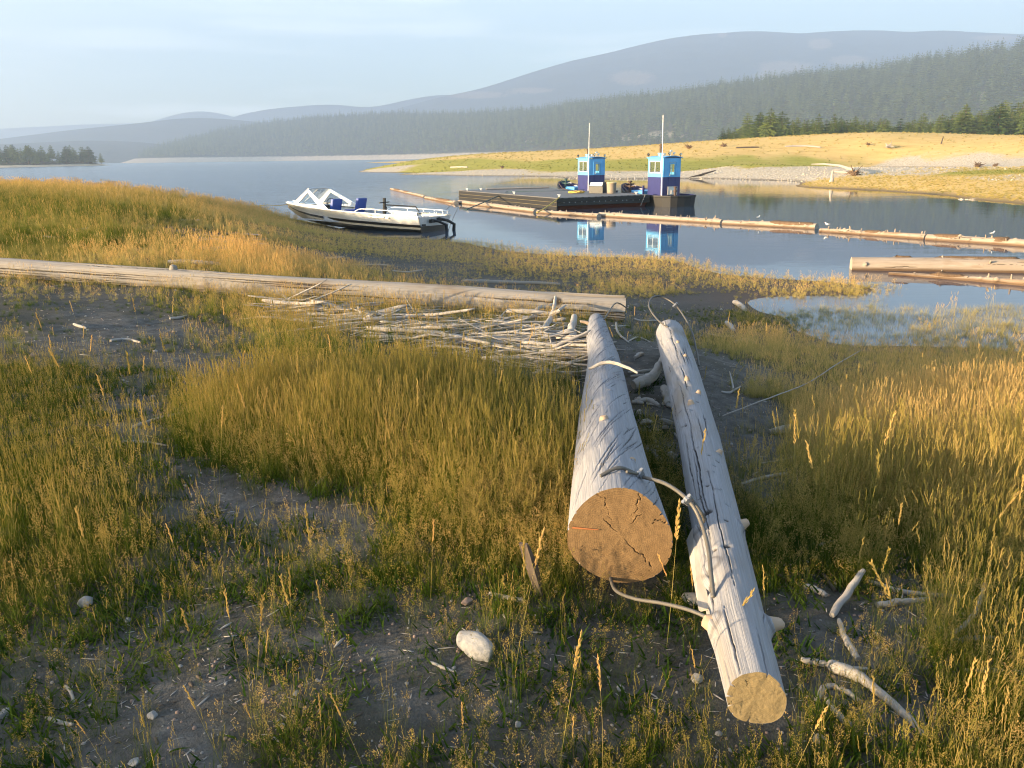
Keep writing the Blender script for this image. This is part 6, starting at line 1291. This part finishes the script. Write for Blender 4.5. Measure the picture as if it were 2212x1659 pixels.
# ------------------------------------------------------------------ two small cabin boats alongside the barge
def wall(m, axis, pos, th, u0, u1, z0, z1, holes, mi=0):
    """upright wall with openings; axis 'x' or 'y' is the wall's normal"""
    us = sorted({u0, u1, *[h[0] for h in holes], *[h[1] for h in holes]})
    for a, b in zip(us[:-1], us[1:]):
        segs = [(z0, z1)]
        for (h0, h1, k0, k1) in holes:
            if h0 <= a + 1e-6 and h1 >= b - 1e-6:
                ns = []
                for (s0, s1) in segs:
                    if k0 > s0: ns.append((s0, min(k0, s1)))
                    if k1 < s1: ns.append((max(k1, s0), s1))
                segs = ns
        for (s0, s1) in segs:
            if axis == 'x': m.box(pos - th / 2, pos + th / 2, a, b, s0, s1, mi)
            else: m.box(a, b, pos - th / 2, pos + th / 2, s0, s1, mi)
def tug(loc, label, seed, variant, group):
    t = thing('cabin_boat', label, 'boat', (loc[0], loc[1], 0), (0, 0, HB + math.radians(-2)), group); r = random.Random(seed)
    PL = [(0, .0), (.04, .42), (.18, .75), (.5, 1.02), (1.1, 1.14), (3.4, 1.14), (4.4, 1.0), (5.2, .72), (5.8, .36), (6.05, 0)]
    sheer = lambda x: .56 + .50 * max(0, (x - 3.2) / 2.85) ** 2
    pl = [(x, y) for x, y in PL] + [(x, -y) for x, y in PL[-2:0:-1]]
    m = MB(); k = len(pl); rows = []
    def ring(sc, fz, dx=0): return [((x - 3) * (1 - (1 - sc) * .35) + 3 + dx, y * sc, fz(x)) for x, y in pl]
    rows = [ring(.82, lambda x: -.45), ring(.95, lambda x: -.05 + .1 * max(0, (x - 3.5) / 2.5)), ring(1.0, lambda x: sheer(x) - .10), ring(1.02, lambda x: sheer(x) - .08), ring(1.02, lambda x: sheer(x)), ring(.94, lambda x: sheer(x) + .002), ring(.92, lambda x: sheer(x) - .16 - .28 * max(0, (x - 3.2) / 2.85) ** 2)]
    V = [v for q in rows for v in q]; F = []; MI = []
    for i in range(len(rows) - 1):
        for j in range(k): F.append((i * k + j, i * k + (j + 1) % k, (i + 1) * k + (j + 1) % k, (i + 1) * k + j)); MI.append([0, 0, 0, 0, 0, 1][i])
    m.add(V, F); m.m = MI; m.build('hull', [M['tug_hull'], M['tug_navy']], t)
    m = MB(); m.add([(v[0], v[1], v[2] + .02) for v in rows[-1]], [tuple(range(k - 1, -1, -1))]); m.build('deck', M['dark_rust'] if variant else M['tug_navy'], t)
    cx0, cx1, hw, zb, zm, zt = 1.25, 2.75, .52, .38, 1.46, 2.42
    for nm, mt, z0, z1, ex in (('cabin_base', 'tug_navy', zb, zm, 0), ('cabin_wall', 'tug_sky', zm, zt, .006)):
        m = MB(); up = nm == 'cabin_wall'
        sidew = [(cx0 + .30, cx1 - .18, zm + .22, zt - .17)] if up else []
        aftw = [(-.24, .20, zb - .1, zt - .16)] if not up else [(-.24, .20, zb, zt - .20)]
        wall(m, 'y', hw - .02 + ex, .04, cx0, cx1, z0, z1, sidew); wall(m, 'y', -hw + .02 - ex, .04, cx0, cx1, z0, z1, sidew)
        wall(m, 'x', cx0 + .02 - ex, .04, -hw + .04, hw - .04, z0, z1, aftw); wall(m, 'x', cx1 - .02 + ex, .04, -hw + .04, hw - .04, z0, z1, [(-.40, .40, zm + .25, zt - .16)] if up else [])
        m.build(nm, M[mt], t)
    m = MB()
    n_ = 9; V = []; 
    for x in (cx0 - .07, cx1 + .09):
        for zz_ in (0, 1):
            for j in range(n_): y = -hw - .06 + (2 * hw + .12) * j / (n_ - 1); V.append((x, y, zt + .0 + .085 * (1 - (2 * j / (n_ - 1) - 1) ** 2) + .035 * zz_))
    F = [(0 * n_ + j, 0 * n_ + j + 1, 2 * n_ + j + 1, 2 * n_ + j) for j in range(n_ - 1)] + [(n_ + j, 3 * n_ + j, 3 * n_ + j + 1, n_ + j + 1) for j in range(n_ - 1)] + [(j, n_ + j, n_ + j + 1, j + 1) for j in range(n_ - 1)] + [(2 * n_ + j, 2 * n_ + j + 1, 3 * n_ + j + 1, 3 * n_ + j) for j in range(n_ - 1)] + [(0, 2 * n_, 3 * n_, n_), (n_ - 1, 2 * n_ - 1, 4 * n_ - 1, 3 * n_ - 1)]
    m.add(V, F); m.build('roof', M['tug_sky'], t)
    for s in (-1, 1):
        f = MB(); y = s * (hw + .002); x0, x1, z0, z1 = cx0 + .30, cx1 - .18, zm + .22, zt - .17; xm = (x0 + x1) / 2; w = .022
        for a, b, c_, d_ in ((x0 - w, x1 + w, z0 - w, z0 + .012), (x0 - w, x1 + w, z1 - .012, z1 + w), (x0 - w, x0 + .012, z0 + .012, z1 - .012), (x1 - .012, x1 + w, z0 + .012, z1 - .012), (xm - .02, xm + .02, z0 + .012, z1 - .012)): f.box(a, b, y - .02 if s > 0 else y - .012, y + .012 if s > 0 else y + .02, c_, d_)
        fr = f.build('window', M['box_panel'] if s > 0 else M['tug_sky'], t)
        for a, b in ((x0 + .012, xm - .02), (xm + .02, x1 - .012)): g = MB(); g.box(a, b, y - .014, y - .008, z0 + .012, z1 - .012); g.build('pane', M['tug_glass'], fr)
    f = MB(); z0, z1 = zm + .25, zt - .16
    for a, b, c_, d_ in ((-.42, .42, z0 - .02, z0 + .01), (-.42, .42, z1 - .01, z1 + .02), (-.42, -.39, z0 + .01, z1 - .01), (.39, .42, z0 + .01, z1 - .01)): f.box(cx1 - .005, cx1 + .03, a, b, c_, d_)
    fr = f.build('window', M['tug_sky'], t); g = MB(); g.box(cx1 - .02, cx1 - .014, -.39, .39, z0 + .01, z1 - .01); g.build('pane', M['tug_glass'], fr)
    # door in the aft wall with a tall pane
    d = MB(); dz0, dz1 = zb + .02, zt - .215; wall(d, 'x', cx0 + .012, .03, -.232, .192, zm, dz1, [(-.15, .12, zm + .10, dz1 - .09)]); 
    door = d.build('door', M['tug_sky'], t)
    d = MB(); d.box(cx0 - .003, cx0 + .027, -.232, .192, dz0, zm); d.build('door_panel', M['tug_navy'], door)
    g = MB(); g.box(cx0 + .008, cx0 + .014, -.15, .12, zm + .10, dz1 - .09); g.build('pane', M['tug_glass'], door)
    f = MB()
    for a, b, c_, d_ in ((-.30, .26, dz1 + .01, dz1 + .055), (-.30, -.245, zm + .01, dz1 + .01), (.205, .26, zm + .01, dz1 + .01)): f.box(cx0 - .03, cx0 - .008, a, b, c_, d_)
    for a, b, c_, d_ in ((-.18, .15, zm + .07, zm + .10), (-.18, .15, dz1 - .09, dz1 - .06), (-.18, -.15, zm + .10, dz1 - .09), (.12, .15, zm + .10, dz1 - .09)): f.box(cx0 - .02, cx0 - .004, a, b, c_, d_)
    f.build('door_frame', M['tug_sky'], t)
    h = MB(); h.tube([(cx0 - .04, .16, zm + .05), (cx0 - .04, .16, zm + .2)], .012, 6); h.build('handle', M['grey_metal'], door)
    sb = MB(); sx, sy = 2.05, .22; sb.tube([(sx, sy, zt + .05), (sx, sy, zt + .22)], .13, 14); sb.tube([(sx, sy, zt + .22), (sx, sy, zt + .27)], [.16, .15], 14); base = sb.build('stack_base', M['tug_sky'], t, True)
    sb = MB(); sh = .36 if variant else .24; sb.tube([(sx, sy, zt + .27), (sx, sy, zt + .27 + sh), (sx + .03, sy, zt + .30 + sh)], [.062, .062, .075], 12); sb.build('exhaust_pipe', M['dark_rust'], base, True)
    mk = MB(); mh = 4.55 if variant else 4.45; tilt = (-.10, .12) if variant else (.02, -.05)
    mk.tube([(cx0 + .02, hw + .07, zb + .05), (cx0 + .02 + tilt[0] * .5, hw + .07 + tilt[1] * .5, (zb + mh) / 2), (cx0 + .02 + tilt[0], hw + .07 + tilt[1], mh)], [.034, .028, .018] if variant else [.026, .022, .014], 8); mk.build('mast', M['mast_white'], t, True)
    spots_ = [(cx1, .5, 1), (cx0 + .1, .46, -1), (cx0 - .02, .22, -1), (cx0 - .02, -.05, -1), (cx0 + .02, -.5, -1), (cx1, -.45, 1)]
    for i, (x, y, dr) in enumerate(spots_):
        l = MB(); zz_ = zt + .06 + .08 * (1 - (y / .58) ** 2); l.tube([(x, y, zz_ - .03), (x, y, zz_ + .06)], .014, 5)
        l.tube([(x + .07 * dr, y, zz_ + .11), (x + .05 * dr, y, zz_ + .11), (x - .02 * dr, y, zz_ + .10), (x - .06 * dr, y, zz_ + .10)], [.066, .07, .055, .02], 10)
        lamp = l.build('lamp', M['black'] if i % 2 == 0 else M['grey_metal'], t, True); q = MB(); q.tube([(x + .072 * dr, y, zz_ + .11), (x + .078 * dr, y, zz_ + .11)], .058, 10); q.build('lens', M['lamp_chrome'], lamp)
    hn_ = MB(); hn_.tube([(cx0 + .35, -.1, zt + .1), (cx0 + .35, -.1, zt + .34)], .012, 5); hn_.tube([(cx0 + .25, -.1, zt + .36), (cx0 + .45, -.1, zt + .36)], [.06, .02], 8); hn_.build('horn', M['lamp_chrome'], t, True)
    bt_ = MB(); zb2 = sheer(5.4); bt_.tube([(5.45, 0, zb2 - .3), (5.45, 0, zb2 + .32)], .085, 10); bt_.tube([(5.45, -.28, zb2 + .14), (5.45, .28, zb2 + .14)], .045, 8); bt_.tube([(5.45, 0, zb2 + .26), (5.45, 0, zb2 + .33)], .13, 10); bt_.tube([(5.2, -.2, zb2 + .02), (5.7, .2, zb2 + .02)], .05, 8); bt_.build('bow_bitt', M['dark_rust'] if variant else M['rope_teal'], t, True)
    bt_ = MB(); bt_.tube([(.75, .1, .4), (.75, .1, .95)], .07, 10); bt_.tube([(.75, .1, .72), (.75, .1, .80)], .11, 10); bt_.tube([(.75, .1, .92), (.75, .1, .99)], .09, 10); bt_.build('towing_bitt', M['dark_rust'], t, True)
    pl_ = MB(); pl_.box(cx0 - .09, cx0 - .03, -.30, .26, .55, .98); pl_.box(cx0 - .16, cx0 - .09, -.1, .1, .6, .8); pl_.build('engine_panel', M['grey_metal'], t)
    br_ = MB(); br_.tube([(3.0, 1.02, .55), (3.9, 1.0, .62), (5.0, .72, .92), (5.5, .3, 1.05)], .03, 7); br_.build('deck_rail', M['dark_rust'], t, True)
    en = MB(); en.box(3.2, 4.4, -.55, .55, .45, .72, 0, .05); en.build('engine_cover', M['tug_sky'], t)
    if variant: en = MB(); en.box(2.9, 3.0, .62, .7, .4, 1.0); en.build('post', M['tug_navy'], t)
    return t
c2 = near[:2] + bv * (BW + 1.22) - av * 1.35
tug((c2[0], c2[1]), 'nearer blue cabin boat with a leaning white mast and dark round stern', 3, 1, 'blue cabin boats beside the barge')
c1 = c2 + av * 7.6
tug((c1[0], c1[1]), 'farther blue cabin boat with a thin mast, behind the black box', 4, 0, 'blue cabin boats beside the barge')
p = near[:2] + bv * (BW - .35) ; rope('rope', [np.array([p[0], p[1], .6]) - np.array([*av, 0]) * .06, np.array([p[0], p[1], .05]) - np.array([*av, 0]) * .05 - np.array([*bv, 0]) * .25], .022, 'rope_grey', 'short rope hanging down the near end of the barge beside the dark stern', 0)

# ------------------------------------------------------------------ driftwood, stumps and bushes on the far bank
def bank_stick(pts, rads, label, mat='stick', seed=0, lift=.05, fork=None, name='driftwood_log'):
    P = [];
    for q in pts: p = on_bank(q[0], q[1]); P.append(np.array([p[0], p[1], max(bz(p[0], p[1]), 0) + (q[2] if len(q) > 2 else lift)]))
    return make_stick(name, P, rads, M[mat], label, 'driftwood', None, 8, seed), P
def root_wad(px, py, size, label, seed, mat='bark', trunk=None):
    size *= .68
    p = on_bank(px, py); t = thing('root_wad', label, 'driftwood', (p[0], p[1], max(bz(p[0], p[1]), 0))); r = random.Random(seed)
    core = stone_mesh('root_core', M[mat], seed, 3, (1, .8, .9)); o = link_mesh('core', core, t); o.scale = (size * .30, size * .24, size * .22); o.location = (0, 0, size * .18)
    for i in range(34):
        a, e = r.uniform(0, 6.28), r.uniform(-.2, .9) ; L = size * r.choice([.35, .45, .5, .6, .85]) * r.uniform(.7, 1.1); d = Vector((math.cos(a) * math.cos(e), math.sin(a) * math.cos(e), math.sin(e))); c = Vector((0, 0, size * .18))
        m = MB(); m.tube([c + d * size * .2, c + d * L * .6 + Vector((r.uniform(-.1, .1), r.uniform(-.1, .1), r.uniform(-.1, .1))) * size, c + d * L + Vector((r.uniform(-.15, .15), r.uniform(-.15, .15), r.uniform(-.2, .05))) * size], [size * .06, size * .035, size * .008], 5); m.build('root', M[mat], t, True)
    if trunk:
        q = on_bank(*trunk); v = Vector((q[0] - p[0], q[1] - p[1], max(bz(q[0], q[1]), 0) + .35 - t.location.z)); m = MB(); c = Vector((0, 0, size * .4))
        m.tube([c, c + (v - c) * .3 + Vector((0, 0, .25)), c + (v - c) * .65 + Vector((0, 0, .2)), v], [size * .13, size * .10, size * .08, size * .03], 8); m.build('trunk', M['stick'], t, True)
root_wad(1845, 380, 1.7, 'fallen tree with its root wad on the spit of the far bank', 11, trunk=(1752, 362))
root_wad(2112, 362, 2.3, 'wide brown root wad on the gravel slope at the right', 12)
root_wad(2150, 360, 1.4, 'smaller brown root clump right of the wide root wad', 13)
root_wad(1918, 324, 2.2, 'bleached stump high on the golden bank', 14, 'stick')
root_wad(1488, 322, 2.0, 'brown brush clump on the bank above the nearer blue cabin', 15)
root_wad(1563, 318, 1.8, 'brush clump on the bank left of the white fallen log', 16)
root_wad(1085, 364, 1.3, 'dark snag on the gravel shore left of the blue cabins', 17)
root_wad(1875, 318, 1.4, 'small brown clump left of the bleached stump', 18)
bank_stick([(1488, 384, -.1), (1515, 381, .12), (1545, 376, .35)], [.14, .12, .06], 'dark leaning dead trunk at the edge of the gravel beach', 'dark_drift', 1)
p = on_bank(1795, 394); z_ = max(bz(p[0], p[1]), 0); make_stick('standing_stump', [np.array([p[0], p[1], z_ - .05]), np.array([p[0] + .05, p[1], z_ + .5]), np.array([p[0] + .1, p[1], z_ + .95])], [.20, .10, .07], M['stick'], 'short upright pale stump at the water edge of the far spit', 'stump', None, 9, 5)
bank_stick([(1696, 319), (1735, 319.5), (1772, 320)], [.16, .2, .14], 'white fallen log stretched out on the golden bank', 'stick', 2, .15)
bank_stick([(1590, 321), (1615, 320.5), (1640, 320)], [.14, .16, .1], 'brown log on the golden bank left of the white one', 'dark_drift', 3, .12)
bank_stick([(2033, 312, .0), (2036, 308, 1.0)], [.12, .08], 'thin dead snag on the golden bank at the right', 'dark_drift', 4)
bank_stick([(973, 363), (992, 362.5), (1010, 362.5)], [.14, .15, .12], 'pale log on the gravel shore at the left of the far bank', 'stick', 6, .1)
bank_stick([(1800, 372), (1825, 375), (1850, 378)], [.1, .12, .1], 'pale log lying in front of the root wad', 'stick', 7, .1)
for i in range(26):
    px = 2072 + i * 4.9 + R.uniform(-2, 2); p = on_level(px, 431 + (px - 2072) * .012, 0); s = R.uniform(.06, .13)
    o = link_mesh('stone', STONEP[i % 4].data); o.location = (p[0], p[1], .0); o.scale = (s * 1.4, s, s); o.rotation_euler = (0, 0, R.uniform(0, 6)); set_props(o, 'small stone in the line at the water edge of the far spit', 'stone', 'line of stones at the far water edge')

# ------------------------------------------------------------------ haze over the lake
hm = bpy.data.materials.new('summer_haze'); hm.use_nodes = True; hn = hm.node_tree.nodes; hn.clear()
pv = hn.new('ShaderNodeVolumePrincipled'); pv.inputs['Color'].default_value = (0.62, 0.78, 1.0, 1); pv.inputs['Density'].default_value = HAZE_DENSITY
pv.inputs['Density Attribute'].default_value = ''; pv.inputs['Anisotropy'].default_value = 0.1
ho = hn.new('ShaderNodeOutputMaterial'); hm.node_tree.links.new(pv.outputs[0], ho.inputs['Volume'])
hm.cycles.homogeneous_volume = True
m = MB(); m.box(-6900, 6900, -28, 8300, -3.2, 1300); o = m.build('haze', hm); set_props(o, kind='stuff', label='thin pale blue summer haze lying over the lake')
